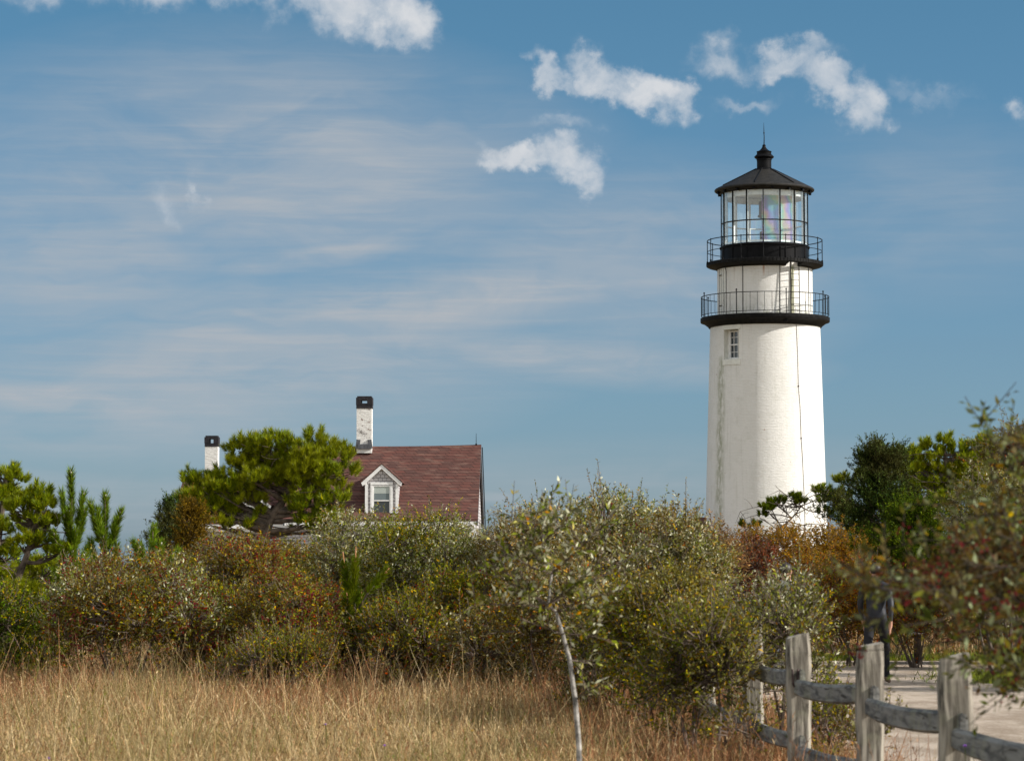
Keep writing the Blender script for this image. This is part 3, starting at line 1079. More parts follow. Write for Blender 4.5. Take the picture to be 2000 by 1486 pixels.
# ------------------------------------------------------------------ low passage building beside the tower
PB = empty('passage_building', (LX, 145, 0), 'low red roofed passage building half hidden by leaves at the foot of the lighthouse', 'building')
zr_, ze_ = at(1350, 1010, 145).z, at(1420, 1099, 140.4).z
xl, xr = -5.3, -0.3
pw = MB()
pw.box(((xl + xr) / 2, 0, ze_ / 2 - .05), (xr - xl - .3, 8.6, ze_ - .1))
pw.add([(xl + .15, -4.3, ze_ - .1), (xl + .15, 4.3, ze_ - .1), (xl + .15, 0, zr_ - .15)], [(0, 2, 1)])
pw.build('wall', M_SHING, PB)
pr = MB()
for s in (-1, 1):
    e0 = Vector((0, s * 4.62, ze_ - .02))
    r0 = Vector((0, 0, zr_))
    th = Vector((0, 0, .07))
    q4 = [Vector((xl, e0.y, e0.z)), Vector((xr, e0.y, e0.z)), Vector((xr, 0, zr_)), Vector((xl, 0, zr_))]
    pr.add(q4 + [p - th for p in q4], [(0, 1, 2, 3), (7, 6, 5, 4), (0, 4, 5, 1), (1, 5, 6, 2), (3, 2, 6, 7), (0, 3, 7, 4)])
pr.build('roof', M_ROOF, PB)
for s in (-1, 1):
    pf = MB()
    pf.box(((xl + xr) / 2, s * 4.56, ze_ - .16), (xr - xl - .05, .08, .17))
    pf.build('fascia', M_WHITE, PB)

# ------------------------------------------------------------------ keeper's house
HY = 116.0
hr = at(940, 868, HY)
HX1 = hr.x
ZR = hr.z
HH = empty('keepers_house', (HX1, HY, 0), "low grey shingled keeper's house with red roof, dormers and two white chimneys", 'house', rz=math.radians(-1.3))
WID = 3.9
ZE = at(933, 1013, HY - WID).z
hl = at(572, 866, HY).x - HX1       # left end of main roof (negative)


def gable(parent, x0, x1, yc, half, zr, ze, trim=True, gname='roof'):
    w = MB()
    y0, y1 = yc - half + .28, yc + half - .28
    zw = ze + .12
    a, b = x0 + .12, x1 - .12
    base = [(a, y0, 0), (b, y0, 0), (b, y1, 0), (a, y1, 0)]
    top = [(a, y0, zw), (b, y0, zw), (b, y1, zw), (a, y1, zw)]
    rg = [(a, yc, zr - .12), (b, yc, zr - .12)]
    w.add(base + top + rg, [(0, 1, 5, 4), (2, 3, 7, 6), (1, 2, 6, 9, 5), (3, 0, 4, 8, 7)])
    w.build('wall', M_SHING, parent)
    r = MB()
    th = Vector((0, 0, .09))
    for s in (-1, 1):
        # sag a little along the ridge
        n = 12
        vs = []
        for k in range(n + 1):
            x = x0 + (x1 - x0) * k / n
            sag = -.07 * math.sin(math.pi * k / n) if trim else 0
            vs += [Vector((x, yc, zr + sag)), Vector((x, yc + s * half, ze))]
        m_ = len(vs)
        vs += [p - th for p in vs]
        fs = []
        for k in range(n):
            i = 2 * k
            fs += [(i, i + 2, i + 3, i + 1), (m_ + i, m_ + i + 1, m_ + i + 3, m_ + i + 2), (i + 1, i + 3, m_ + i + 3, m_ + i + 1)]
        fs += [(0, 1, m_ + 1, m_), (2 * n, m_ + 2 * n, m_ + 2 * n + 1, 2 * n + 1)]
        r.add(vs, fs)
    ro = r.build(gname, M_ROOF, parent)
    for s in (-1, 1):
        f = MB()
        f.box(((x0 + x1) / 2, yc + s * (half - .06), ze - .17), (x1 - x0 - .04, .1, .16))
        f.box(((x0 + x1) / 2, yc + s * (half - .20), ze - .28), (x1 - x0 - .3, .14, .22))
        f.build('fascia', M_WHITE, parent)
    for xx in (x0 + .03, x1 - .03):
        for s in (-1, 1):
            f = MB()
            p0 = Vector((xx, yc, zr - .2))
            p1 = Vector((xx, yc + s * half, ze - .17))
            f.add([p0 + Vector((-.03, 0, .1)), p1 + Vector((-.03, 0, .1)), p1 + Vector((-.03, 0, -.1)), p0 + Vector((-.03, 0, -.1)),
                   p0 + Vector((.03, 0, .1)), p1 + Vector((.03, 0, .1)), p1 + Vector((.03, 0, -.1)), p0 + Vector((.03, 0, -.1))],
                  [(0, 1, 2, 3), (7, 6, 5, 4), (0, 4, 5, 1), (3, 2, 6, 7), (1, 5, 6, 2), (0, 3, 7, 4)])
            f.build('rake_board', M_LEAD if trim else M_WHITE, parent)
    return ro


roof_main = gable(HH, hl, 0, 0, WID, ZR, ZE)
# corner board and window behind the leaves
cb = MB()
for x in (-.2, -.2):
    pass
cb.box((-.2, -WID + .26, ZE / 2 - .1), (.18, .05, ZE - .25))
cb.build('corner_board', M_WHITE, HH)
# wing to the left
wl = at(358, 935, HY + 1).x - HX1
wz = at(450, 935, HY + 1).z
gable(HH, wl, hl + .2, 0.6, 3.4, wz, at(450, 1019, HY - 2.6).z, trim=False)


def dormer(px0, px1, py_peak, py_eave, py_bot, Y, parent, ridge_z, yc, half, ze):
    x0 = at(px0, 900, Y).x - HX1
    x1 = at(px1, 900, Y).x - HX1
    yf = Y - HY
    zp, zv, zb = at(750, py_peak, Y).z, at(750, py_eave, Y).z, at(750, py_bot, Y).z
    xm = (x0 + x1) / 2
    # depth where the dormer ridge / eaves meet the main roof
    slope = (ridge_z - ze) / half

    def back(z):
        return yc - half + (z - ze) / slope
    d = MB()
    iw = .16
    a, b = x0 + iw, x1 - iw
    d.add([(a, yf, zb), (b, yf, zb), (b, yf, zv + .02), (xm, yf, zp - .12), (a, yf, zv + .02),
           (a, back(zv) + .5, zb), (b, back(zv) + .5, zb), (b, back(zv) + .5, zv + .02), (a, back(zv) + .5, zv + .02)],
          [(0, 1, 2, 3, 4), (1, 6, 7, 2), (5, 0, 4, 8)])
    dm = d.build('dormer', M_SHING, parent)
    rr = MB()
    for s in (0, 1):
        xe = x0 - .02 if s == 0 else x1 + .02
        p = [Vector((xm, yf - .12, zp)), Vector((xe, yf - .12, zv)), Vector((xe, back(zv) + .1, zv)), Vector((xm, back(zp) + .1, zp))]
        th = Vector((0, 0, .05))
        rr.add(p + [q - th for q in p], [(0, 1, 2, 3), (7, 6, 5, 4), (0, 4, 5, 1), (1, 5, 6, 2)])
    rr.build('dormer_roof', M_ROOF, dm)
    t = MB()
    for s in (-1, 1):
        xe = x0 - .01 if s < 0 else x1 + .01
        for (dz0, dz1, yy) in ((-.052, -.20, yf - .10),):
            A0, A1 = Vector((xm, yy, zp + dz0)), Vector((xe, yy, zv + dz0))
            B0, B1 = Vector((xm, yy, zp + dz1 - .02)), Vector((xe + (.03 if s < 0 else -.03) * 2, yy, zv + dz1 + .02))
            k = Vector((0, .08, 0))
            t.add([A0, A1, B1, B0, A0 + k, A1 + k, B1 + k, B0 + k], [(0, 1, 2, 3), (7, 6, 5, 4), (0, 4, 5, 1), (1, 5, 6, 2), (2, 6, 7, 3)])
        t.box((a + .035 if s < 0 else b - .035, yf - .02, (zb + zv) / 2 - .06), (.11, .05, zv - zb - .1))
        t.box((a - .02 if s < 0 else b + .02, (yf + back(zv)) / 2, zv - .08), (.10, back(zv) - yf + .1, .10))
    t.build('dormer_trim', M_WHITE, dm)
    f = MB()
    wz1 = zv - .10
    wz0 = zb + .05
    ww = (b - a) * .275
    f.box((xm, yf - .02, wz1 + .02), (2 * ww + .18, .06, .10))
    for s in (-1, 1):
        f.box((xm + s * (ww + .045), yf - .021, (wz0 + wz1) / 2 - .02), (.09, .058, wz1 - wz0 - .05))
        f.box((xm + s * (ww - .02), yf - .012, (wz0 + wz1) / 2 - .02), (.05, .04, wz1 - wz0 - .05))
    f.box((xm, yf - .015, (wz0 + wz1) / 2), (2 * ww - .08, .04, .045))
    f.box((xm, yf - .015, wz1 - .07), (2 * ww - .08, .038, .05))
    f.box((xm, yf - .03, wz0), (2 * ww + .28, .1, .06))
    f.build('window_frame', M_WHITE, dm)
    w = MB()
    w.box((xm, yf - .004, (wz0 + wz1) / 2), (2 * ww - .02, .012, wz1 - wz0 - .02))
    w.build('window_pane', M_PANE, dm)
    w = MB()
    zs_ = (wz0 + wz1) / 2
    w.box((xm, yf - .0115, wz1 - .09 - (wz1 - zs_) * .2), (2 * ww - .1, .004, (wz1 - zs_) * .46), None, 0)
    w.box((xm, yf - .011, wz1 - .09 - (wz1 - zs_) * .62), (2 * ww - .1, .003, (wz1 - zs_) * .36), None, 1)
    w.build('window_blind', [mat('pale_blind', (0.42, 0.47, 0.44), 0.6), mat('grey_blind', (0.16, 0.2, 0.21), 0.6)], dm)


dormer(710, 789, 904, 940, 1012, HY - WID + .35, HH, ZR, 0, WID, ZE)
dormer(468, 532, 958, 985, 1030, HY - 2.55, HH, wz, .6, 3.4, at(450, 1019, HY - 2.6).z)


def chimney(px0, px1, py_top, py_cap, py_bot, Y, parent, hole, label):
    x0, x1 = at(px0, 800, Y).x - HX1, at(px1, 800, Y).x - HX1
    zt, zc, zb = at(700, py_top, Y).z, at(700, py_cap, Y).z, at(700, py_bot, Y).z
    xm, w = (x0 + x1) / 2, x1 - x0
    yc = Y - HY
    m = MB()
    m.box((xm, yc, (zb + zc) / 2), (w, w * .95, zc - zb))
    ch = m.build('chimney', M_CHIM2 if 'peeling' in label else M_CHIM, parent, label=label)
    c = MB()
    # cap: ledge, four solid corners round a see-through opening, top slab
    hx, hz0, hz1 = hole
    W2, D2 = w + .05, w + .02
    c.box((xm, yc, zc + .07), (W2 - .02, D2 - .02, .14))
    zl0, zl1 = zc + .14, zt - .06
    h0, h1 = at(700, hz1, Y).z, at(700, hz0, Y).z
    sw = (W2 - hx) / 2
    for s in (-1, 1):
        c.box((xm + s * (W2 / 2 - sw / 2), yc, (zl0 + zl1) / 2), (sw, D2, zl1 - zl0))
    c.box((xm, yc, (zl0 + h0) / 2), (hx, D2 - .005, h0 - zl0))
    c.box((xm, yc, (zl1 + h1) / 2), (hx, D2 - .005, zl1 - h1))
    c.box((xm, yc, zt - .03), (W2 - .08, D2 - .08, .06))
    c.build('chimney_cap', M_CAP, ch)
    return ch, xm, yc, w


ch1, cx1, cy1, cw1 = chimney(697.5, 727, 774, 798, 885, HY - .25, HH, (.24, 782, 788), 'taller white brick chimney with peeling paint and a black cap')
fl = MB()
zfl = at(700, 868, HY).z
for s in (-1, 1):
    fl.box((cx1 + s * (cw1 / 2 - .06), cy1 - cw1 * .475 - .02, zfl + .0), (.16, .05, .36), Matrix.Rotation(s * -.12, 3, 'Y'))
fl.box((cx1, cy1 - cw1 * .475 - .03, zfl - .1), (.5, .06, .2))
fl.build('flashing', M_LEAD, ch1)
# the year set in iron numerals down the stack
SEG = {'1': [((.5, 0), (.5, 1)), ((.5, 1), (.25, .75))],
       '8': [((.1, 0), (.9, 0)), ((.9, 0), (.9, .5)), ((.9, .5), (.1, .5)), ((.1, .5), (.1, 0)), ((.15, .5), (.15, 1)), ((.15, 1), (.85, 1)), ((.85, 1), (.85, .5))],
       '5': [((.9, 1), (.1, 1)), ((.1, 1), (.1, .55)), ((.1, .55), (.9, .5)), ((.9, .5), (.9, 0)), ((.9, 0), (.1, 0))],
       '7': [((.1, 1), (.9, 1)), ((.9, 1), (.4, 0))]}
for chx, px, py in (('1', 703, 840), ('8', 707.5, 843.5), ('5', 712, 846.5), ('7', 716.5, 849.5)):
    p = at(px, py, HY)
    d = MB()
    for (ax, az_), (bx, bz) in SEG[chx]:
        o = Vector((p.x - HX1, cy1 - cw1 * .475 - .012, p.z - .05))
        d.tube([o + Vector((ax * .06 - .03, 0, az_ * .10)), o + Vector((bx * .06 - .03, 0, bz * .10))], .006, 4)
    d.build('numeral', M_RUST, ch1)
chimney(400.5, 425.5, 850.5, 872, 955, HY + .4, HH, (.17, 857, 866), 'lower clean white brick chimney with a black cap')
for px, py0, py1, Y in ((930, 868, 846, HY), (574, 866, 846, HY), (376, 936, 916, HY + 1)):
    p0, p1 = at(px, py0, Y), at(px, py1, Y)
    r = MB()
    r.tube([(p0.x - HX1, Y - HY, p0.z - .06), (p0.x - HX1, Y - HY, p1.z)], [.016, .007], 5)
    r.box((p0.x - HX1, Y - HY, p0.z), (.07, .07, .07))
    r.build('lightning_rod', M_BLACK, HH)
ww_ = MB()
ww_.tube([(.04, y_, ZR - (ZR - ZE) * abs(y_) / WID - .12) for y_ in (0, 1.0, 2.0, 3.0, WID - .1)] + [(.04, WID - .2, .3)], .02, 5)
ww_.build('cable', M_BLACK, HH)


# ------------------------------------------------------------------ vegetation generators
def unit(a):
    return a / np.maximum(np.linalg.norm(a, axis=-1, keepdims=True), 1e-9)


def rnd_dirs(rg, n):
    return unit(rg.normal(size=(n, 3)))


def leaf_quads(P, Dv, Nv, L, W, fold=0.18):
    """diamond leaves: P base, Dv direction, Nv face normal; L, W arrays"""
    Sv = unit(np.cross(Dv, Nv))
    Nn = unit(np.cross(Sv, Dv))
    L = L[:, None]
    W = W[:, None]
    a = P
    b = P + Dv * L * .45 + Sv * W * .5 + Nn * W * fold
    c = P + Dv * L - Nn * W * fold * .6
    d = P + Dv * L * .45 - Sv * W * .5 + Nn * W * fold
    return np.stack([a, b, c, d], 1).reshape(-1, 3)


def twigs_to_leaves(rg, S0, T, ln, per, L, W, spread=.9, tip=True):
    """leaves along twigs: S0 (n,3) starts, T dirs, ln lengths"""
    n = len(S0)
    t = np.tile((np.arange(per) + .5) / per, n)
    t = t + rg.uniform(-.4, .4, n * per) / per
    Sx = np.repeat(S0, per, 0)
    Tx = np.repeat(T, per, 0)
    lx = np.repeat(ln, per)
    P = Sx + Tx * (t * lx)[:, None]
    P[:, 2] -= (t ** 2) * lx * .12
    rad = unit(np.cross(Tx, rnd_dirs(rg, n * per)))
    Dv = unit(Tx * .65 + rad * spread + rg.normal(size=(n * per, 3)) * .15)
    Nv = unit(np.array([0, 0, .9]) + rnd_dirs(rg, n * per) * 1.1)
    sc = rg.uniform(.6, 1.15, n * per) * (1 - .35 * t)
    V = leaf_quads(P, Dv, Nv, L * sc, W * sc)
    return V


def quads_obj(name, V, mats, parent, mi=None):
    return np_mesh(name, V, 4, np.arange(len(V)), mats, mi, parent)


def octa(P, r):
    """small berries as two crossed quads folded into an octahedron (6 quads -> use 2 diamonds)"""
    n = len(P)
    ex = np.array([1, 0, 0.]) * r
    ey = np.array([0, 1, 0.]) * r
    ez = np.array([0, 0, 1.]) * r
    a = np.stack([P - ex, P - ez, P + ex, P + ez], 1)
    b = np.stack([P - ey, P - ez, P + ey, P + ez], 1)
    c = np.stack([P - ex, P - ey, P + ex, P + ey], 1)
    return np.concatenate([a, b, c], 0).reshape(-1, 3)


def curve(a, b, rg, bend=.15, n=6, sag=0.0):
    a, b = np.array(a, float), np.array(b, float)
    m = (a + b) / 2 + rg.normal(size=3) * bend * np.linalg.norm(b - a)
    m[2] += sag
    out = []
    for k in range(n + 1):
        t = k / n
        out.append(tuple((1 - t) ** 2 * a + 2 * t * (1 - t) * m + t * t * b))
    return out


def shrub(name, label, px0, px1, py_top, Y, leaf, seed, cat='shrub', group=None, L=.06, W=.024, dens=1.0, depth=None,
          berries=0.0, sprigs=26, zlow=.02, per=12, base=None, sparse=False, bark=None, tall=1.0, stems=7, lobes=None, mat2=None, frac2=0.0, twig_r=.004):
    rg = np.random.default_rng(seed)
    c0 = at((px0 + px1) / 2, py_top, Y)
    w = (px1 - px0) / F * Y
    h = c0.z
    dp = depth or min(w, 2.6)
    bx = c0.x if base is None else base
    root = empty(name, (bx, Y, 0), label, cat, group)
    ox = c0.x - bx
    # lobes
    K = lobes or int(16 + w * h * 3.2)
    lc_, lr_ = [], []
    for k in range(K):
        for _ in range(30):
            p = rg.uniform(-1, 1, 3)
            if np.sum(np.abs(p) ** 3.2) < 1:
                break
        p[2] = abs(p[2]) if rg.random() < .5 else p[2]
        r = rg.uniform(.11, .22) * (w * h) ** .5
        ctr = np.array([ox + p[0] * (w / 2 - r * .55), p[1] * (dp / 2 - r * .4), h * (.50 + zlow) + p[2] * (h * (.50 - zlow) - r * .85)])
        ctr[2] = max(ctr[2], r * .7 + zlow * h)
        lc_.append(ctr)
        lr_.append(r)
    lc_, lr_ = np.array(lc_), np.array(lr_)
    area = w * h
    leaf_a = L * W * .5 * .5
    nl = int(dens * 3.0 * area / leaf_a)
    nt = max(20, nl // per)
    k = rg.choice(K, nt, p=lr_ ** 2 / np.sum(lr_ ** 2))
    dirs = rnd_dirs(rg, nt)
    dirs[:, 2] = np.where(rg.random(nt) < .6, np.abs(dirs[:, 2]), dirs[:, 2])
    rr = lr_[k] * rg.uniform(.35, 1.0, nt) ** .45 * np.where(rg.random(nt) < .16, rg.uniform(1.0, 1.55, nt), 1.0)
    S0 = lc_[k] + dirs * rr[:, None]
    S0[:, 2] = np.maximum(S0[:, 2], .06)
    T = unit(dirs * .8 + np.array([0, 0, .75]) + rnd_dirs(rg, nt) * .55)
    ln = rg.uniform(.14, .34, nt) * (L / .06) ** .5
    V = twigs_to_leaves(rg, S0, T, ln, per, L, W)
    # leading shoots that break the outline
    ns = int(sprigs * w)
    if ns:
        q = rg.choice(K, ns)
        dd_ = rnd_dirs(rg, ns)
        dd_[:, 2] = np.abs(dd_[:, 2]) + .5
        dd_ = unit(dd_)
        s1 = lc_[q] + dd_ * lr_[q][:, None] * .85
        t1 = unit(dd_ * .5 + np.array([0, 0, 1.2]) + rnd_dirs(rg, ns) * .3)
        l1 = rg.uniform(.22, .48, ns) * tall
        V1 = twigs_to_leaves(rg, s1, t1, l1, per + 4, L * .95, W, spread=.7)
        V = np.concatenate([V, V1], 0)
    shoots = [(tuple(s1[i] - t1[i] * .15), tuple(s1[i] + t1[i] * l1[i] * .97 - np.array([0, 0, l1[i] * .11]))) for i in range(ns)] if ns else []
    nq = len(V) // 4
    mi = np.zeros(nq, int)
    if mat2 is not None:
        cl = np.repeat(np.sin(V[::4 * per, 0] * 2.1 + seed) + np.sin(V[::4 * per, 2] * 3.3 + seed * 2) + rg.normal(size=len(V[::4 * per])) * .6, per)[:nq]
        thr = np.quantile(cl, 1 - frac2)
        mi[:len(cl)] = (cl > thr) * 2
    if berries > 0:
        nb = int(berries * nt)
        q = rg.choice(nt, nb)
        # berries crowd in patches
        pick = (np.sin(S0[q, 0] * 4 + seed) + np.sin(S0[q, 2] * 5 + S0[q, 1] * 3)) > -.2
        q = q[pick]
        c = S0[q] + T[q] * (ln[q] * .4)[:, None]
        c = np.repeat(c, 7, 0) + rg.normal(size=(len(q) * 7, 3)) * .022
        B = octa(c, .010 * (L / .06))
        V = np.concatenate([V, B], 0)
        mi = np.concatenate([mi, np.ones(len(B) // 4, int)])
    mats = [leaf, M_BERRY] + ([mat2] if mat2 is not None else [])
    quads_obj('foliage', V, mats, root, mi)
    # woody stems from the base through the lobes, and thin twigs
    mb = MB()
    forks = []
    for s in range(stems):
        i = rg.choice(K)
        e = lc_[i] + np.array([0, 0, lr_[i] * .3])
        b0 = np.array([rg.normal() * .09, rg.normal() * .09, -.05])
        pts = curve(b0, e, rg, .12, 7, sag=.12)
        r0 = rg.uniform(.018, .034) * (h / 2) ** .7
        mb.tube(pts, [r0 * (1 - .8 * k_ / 7) for k_ in range(8)], 5)
        forks += pts[2:]
    forks = np.array(forks)
    for i in range(K):
        e = lc_[i]
        for _ in range(3):
            e2 = e + rnd_dirs(rg, 1)[0] * lr_[i] * .8
            j = np.argmin(np.linalg.norm(forks - e2, axis=1) + rg.uniform(0, .25, len(forks)))
            mb.tube(curve(forks[j], e2, rg, .12, 4), [.011, .009, .007, .005, .004], 4, caps=False)
    m2 = min(nt, int(650 if not sparse else nt))
    q = rg.choice(nt, m2, replace=False)
    for i in q:
        e = S0[i] + T[i] * ln[i] * .9
        st_ = lc_[k[i]] * .45 + S0[i] * .55
        mb.tube([tuple(st_), tuple(S0[i]), tuple(e)], [twig_r * 1.4, twig_r, twig_r * .5], 3, caps=False)
    for p0, p1 in shoots:
        mb.tube([p0, p1], [twig_r * 1.5, twig_r * .7], 3, caps=False)
    mb.build('stem', bark or M_TWIG, root)
    return root


def needles(rg, S0, T, ln, per, L, W, ang=(.5, 1.1), tri=True, t0=.15, fwd=0.0):
    n = len(S0)
    m = n * per
    t = rg.uniform(t0, 1.0, m)
    Sx = np.repeat(S0, per, 0)
    Tx = np.repeat(T, per, 0)
    lx = np.repeat(ln, per)
    P = Sx + Tx * (t * lx)[:, None]
    rad = unit(np.cross(Tx, rnd_dirs(rg, m)))
    a = rg.uniform(ang[0], ang[1], m) * (1.15 - .55 * t)
    Dv = unit(Tx * np.cos(a)[:, None] + rad * np.sin(a)[:, None])
    side = unit(np.cross(Dv, rnd_dirs(rg, m)))
    l_ = (L * rg.uniform(.75, 1.15, m))[:, None]
    A = P - side * W / 2
    B = P + side * W / 2
    Cc = P + Dv * l_ + np.array([0, 0, .05]) * l_
    return np.stack([A, B, Cc], 1).reshape(-1, 3)


def tri_obj(name, V, mats, parent):
    return np_mesh(name, V, 3, np.arange(len(V)), mats, None, parent)


def pine(name, label, lobes, Y, trunk_px, leaf, seed, per=120, L=.12, W=.0100, tuft=.16, dens=1.0, group=None, dead=0, cat='pine tree', trunk_r=.09, shoot_up=1.15):
    """lobes: list of (px, py, rx_px, ry_px) masses of tufts; trunk_px: polyline in pixels from the base up"""
    rg = np.random.default_rng(seed)
    s = Y / F
    b = at(trunk_px[0][0], trunk_px[0][1], Y)
    root = empty(name, (b.x, Y, 0), label, cat, group)

    def loc(px, py, dy=0.0):
        p = at(px, py, Y)
        return np.array([p.x - b.x, dy, p.z])
    tr_ = [np.array([0, 0, -.05])] + [loc(x, y) for x, y in trunk_px[1:]]
    mb = MB()
    n = len(tr_)
    # smooth the trunk
    pts = []
    for i in range(n - 1):
        for k in range(4):
            t = k / 4
            p0, p1, p2, p3 = tr_[max(i - 1, 0)], tr_[i], tr_[i + 1], tr_[min(i + 2, n - 1)]
            pts.append(.5 * ((2 * p1) + (-p0 + p2) * t + (2 * p0 - 5 * p1 + 4 * p2 - p3) * t * t + (-p0 + 3 * p1 - 3 * p2 + p3) * t ** 3))
    pts.append(tr_[-1])
    mb.tube([tuple(p) for p in pts], [trunk_r * (1 - .75 * k / len(pts)) for k in range(len(pts))], 8)
    S0, T = [], []
    anchors = [p for p in pts[3:]]
    for (px, py, rx, ry) in lobes:
        c = loc(px, py, rg.uniform(-.5, .5) * rx * s)
        rxm, rym = rx * s, ry * s
        an = anchors[int(np.argmin([np.linalg.norm(a - c) + max(0, a[2] - c[2] + .1) * 1.5 for a in anchors]))]
        limb = curve(an, c, rg, .10, 6, sag=-.05)
        mb.tube(limb, [trunk_r * .42 * (1 - .7 * k / 6) for k in range(7)], 6, caps=False)
        nt_ = max(5, int(dens * 13 * rxm * rym / (tuft ** 2) * 1.1))
        for _ in range(nt_):
            d = rnd_dirs(rg, 1)[0]
            if d[2] < -.25:
                d[2] *= -.4
            d = d / np.linalg.norm(d)
            p = c + d * np.array([rxm, rxm * .9, rym]) * rg.uniform(.45, 1.0) ** .7
            t_ = d * .55 + np.array([0, 0, shoot_up]) + rg.normal(size=3) * .25
            t_ = t_ / np.linalg.norm(t_)
            S0.append(p)
            T.append(t_)
            if rg.random() < .45:
                k = rg.integers(2, 7)
                mb.tube(curve(limb[k], p, rg, .12, 3), [.016, .013, .010, .008], 4, caps=False)
    for _ in range(dead):
        i = rg.integers(0, len(anchors))
        a = anchors[i]
        e = a + rnd_dirs(rg, 1)[0] * np.array([1, .6, .35]) * rg.uniform(.4, .9) * (1.0 + Y / 120)
        mid = curve(a, e, rg, .2, 5)
        mb.tube(mid, [.014, .012, .010, .008, .006, .003], 4, caps=False)
        for _k in range(3):
            q = np.array(mid[rg.integers(2, 6)])
            mb.tube(curve(q, q + rnd_dirs(rg, 1)[0] * .3, rg, .2, 3), [.007, .006, .004, .002], 3, caps=False)
    S0, T = np.array(S0), np.array(T)
    ln = rg.uniform(.6, 1.35, len(S0)) * tuft
    V = needles(rg, S0, T, ln, per, L, W)
    tri_obj('crown', V, leaf, root)
    mb.build('trunk', M_BARK, root)
    return root


def young_pine(name, label, px, py_top, py_bot, Y, seed, shoots, leaf=None, group=None, candle=False, per=1100, W=.011, L=.135, spread=1.0):
    """leader and side shoots like bottle brushes; shoots: (dx_px, y_base_px, y_top_px)"""
    leaf = leaf or L_YPINE
    rg = np.random.default_rng(seed)
    b = at(px, py_bot, Y)
    root = empty(name, (b.x, Y, 0), label, 'young pine', group)
    mb, bud = MB(), MB()
    s0, t0, ln = [], [], []
    top = at(px, py_top, Y).z
    mb.tube([(0, 0, -.05), (0.02, 0, top * .5), (0, 0, top - .04)], [.03, .018, .007], 6)
    for dx, yb, yt, lean in shoots:
        p0 = np.array([dx * .45 * Y / F, rg.uniform(-.12, .12) * spread, at(px, yb, Y).z])
        p1 = np.array([dx * Y / F, rg.uniform(-.25, .25) * spread, at(px, yt, Y).z])
        d = p1 - p0
        l_ = np.linalg.norm(d)
        n = max(2, int(l_ / .12))
        for k in range(n):
            s0.append(p0 + d * k / n)
            t0.append(d / l_)
            ln.append(l_ / n * 1.15)
        mb.tube(curve((0, 0, p0[2] - .25), p0, rg, .1, 3), [.013] * 4, 4, caps=False)
        mb.tube([tuple(p0), tuple(p1)], [.014, .009], 5)
        e = p1 + d / l_ * .05
        bud = MB()
        bud.tube([tuple(p1), tuple((p1 + e) / 2), tuple(e)], [.012, .02, .006], 6)
        if candle:
            bud.tube([tuple(p1), tuple(p1 + d / l_ * (.2 if dx in (3, -18) else .09))], [.010, .006], 6)
        bud.build('bud_tip', M_CANDLE if candle else M_BUD, root)
    s0, t0, ln = np.array(s0), np.array(t0), np.array(ln)
    V = needles(rg, s0, t0, ln, per // 6, L, W, ang=(.45, .95), t0=0)
    tri_obj('crown', V, leaf, root)
    mb.build('trunk', M_BARK, root)
    return root


def cedar(name, label, px0, px1, py_top, py_bot, Y, leaf, seed, group=None, cat='cedar tree', dens=1.0, top_px=None, blunt=.55, L=.05, W=.013, trunk=M_BARK):
    """dense sprays on ascending branches, ragged cone"""
    rg = np.random.default_rng(seed)
    s = Y / F
    pb = at((px0 + px1) / 2, py_bot, Y)
    tp = at(top_px or (px0 + px1) / 2, py_top, Y)
    root = empty(name, (pb.x, Y, 0), label, cat, group)
    w = (px1 - px0) * s / 2
    zb, zt = max(.05, pb.z), tp.z
    mb = MB()
    tip = np.array([tp.x - pb.x, 0, zt - .05])
    mb.tube(curve((0, 0, -.05), tip, rg, .03, 6), [.055, .05, .045, .035, .025, .016, .008], 7)
    nb = int(dens * 52 * max(1, w * (zt - zb) / 3))
    S0, T, ln = [], [], []
    for i in range(nb):
        t = rg.random() ** .85
        z = zb + (zt - zb) * t
        rmax = w * (1 - t) ** blunt * (1 + .3 * math.sin(t * 13 + seed)) * rg.uniform(.5, 1.25)
        a = rg.uniform(0, 2 * math.pi)
        ax = tip * (z / zt)
        ax[2] = max(.1, z - rmax * .45)
        e = np.array([ax[0] + math.cos(a) * rmax, math.sin(a) * rmax, z + rg.uniform(0, .15)])
        c = curve(ax, e, rg, .06, 6, sag=-.06)
        if i % 2 == 0:
            mb.tube(c, [.018, .016, .013, .010, .008, .006, .004], 4, caps=False)
        m = int(24 + 32 * rmax)
        for k in range(m):
            u = rg.uniform(.28, 1.0)
            p = np.array(c[min(6, int(u * 6.99))]) * 1.0 + rg.normal(size=3) * .075
            d = np.array(c[6]) - np.array(c[0])
            d = d / (np.linalg.norm(d) + 1e-6)
            d = d * .7 + np.array([0, 0, .6]) + rg.normal(size=3) * .4
            S0.append(p)
            T.append(d / np.linalg.norm(d))
            ln.append(rg.uniform(.10, .22))
    S0, T, ln = np.array(S0), np.array(T), np.array(ln)
    V = twigs_to_leaves(rg, S0, T, ln, 12, L, W, spread=.55)
    quads_obj('crown', V, leaf, root)
    mb.build('trunk', trunk, root)
    return root


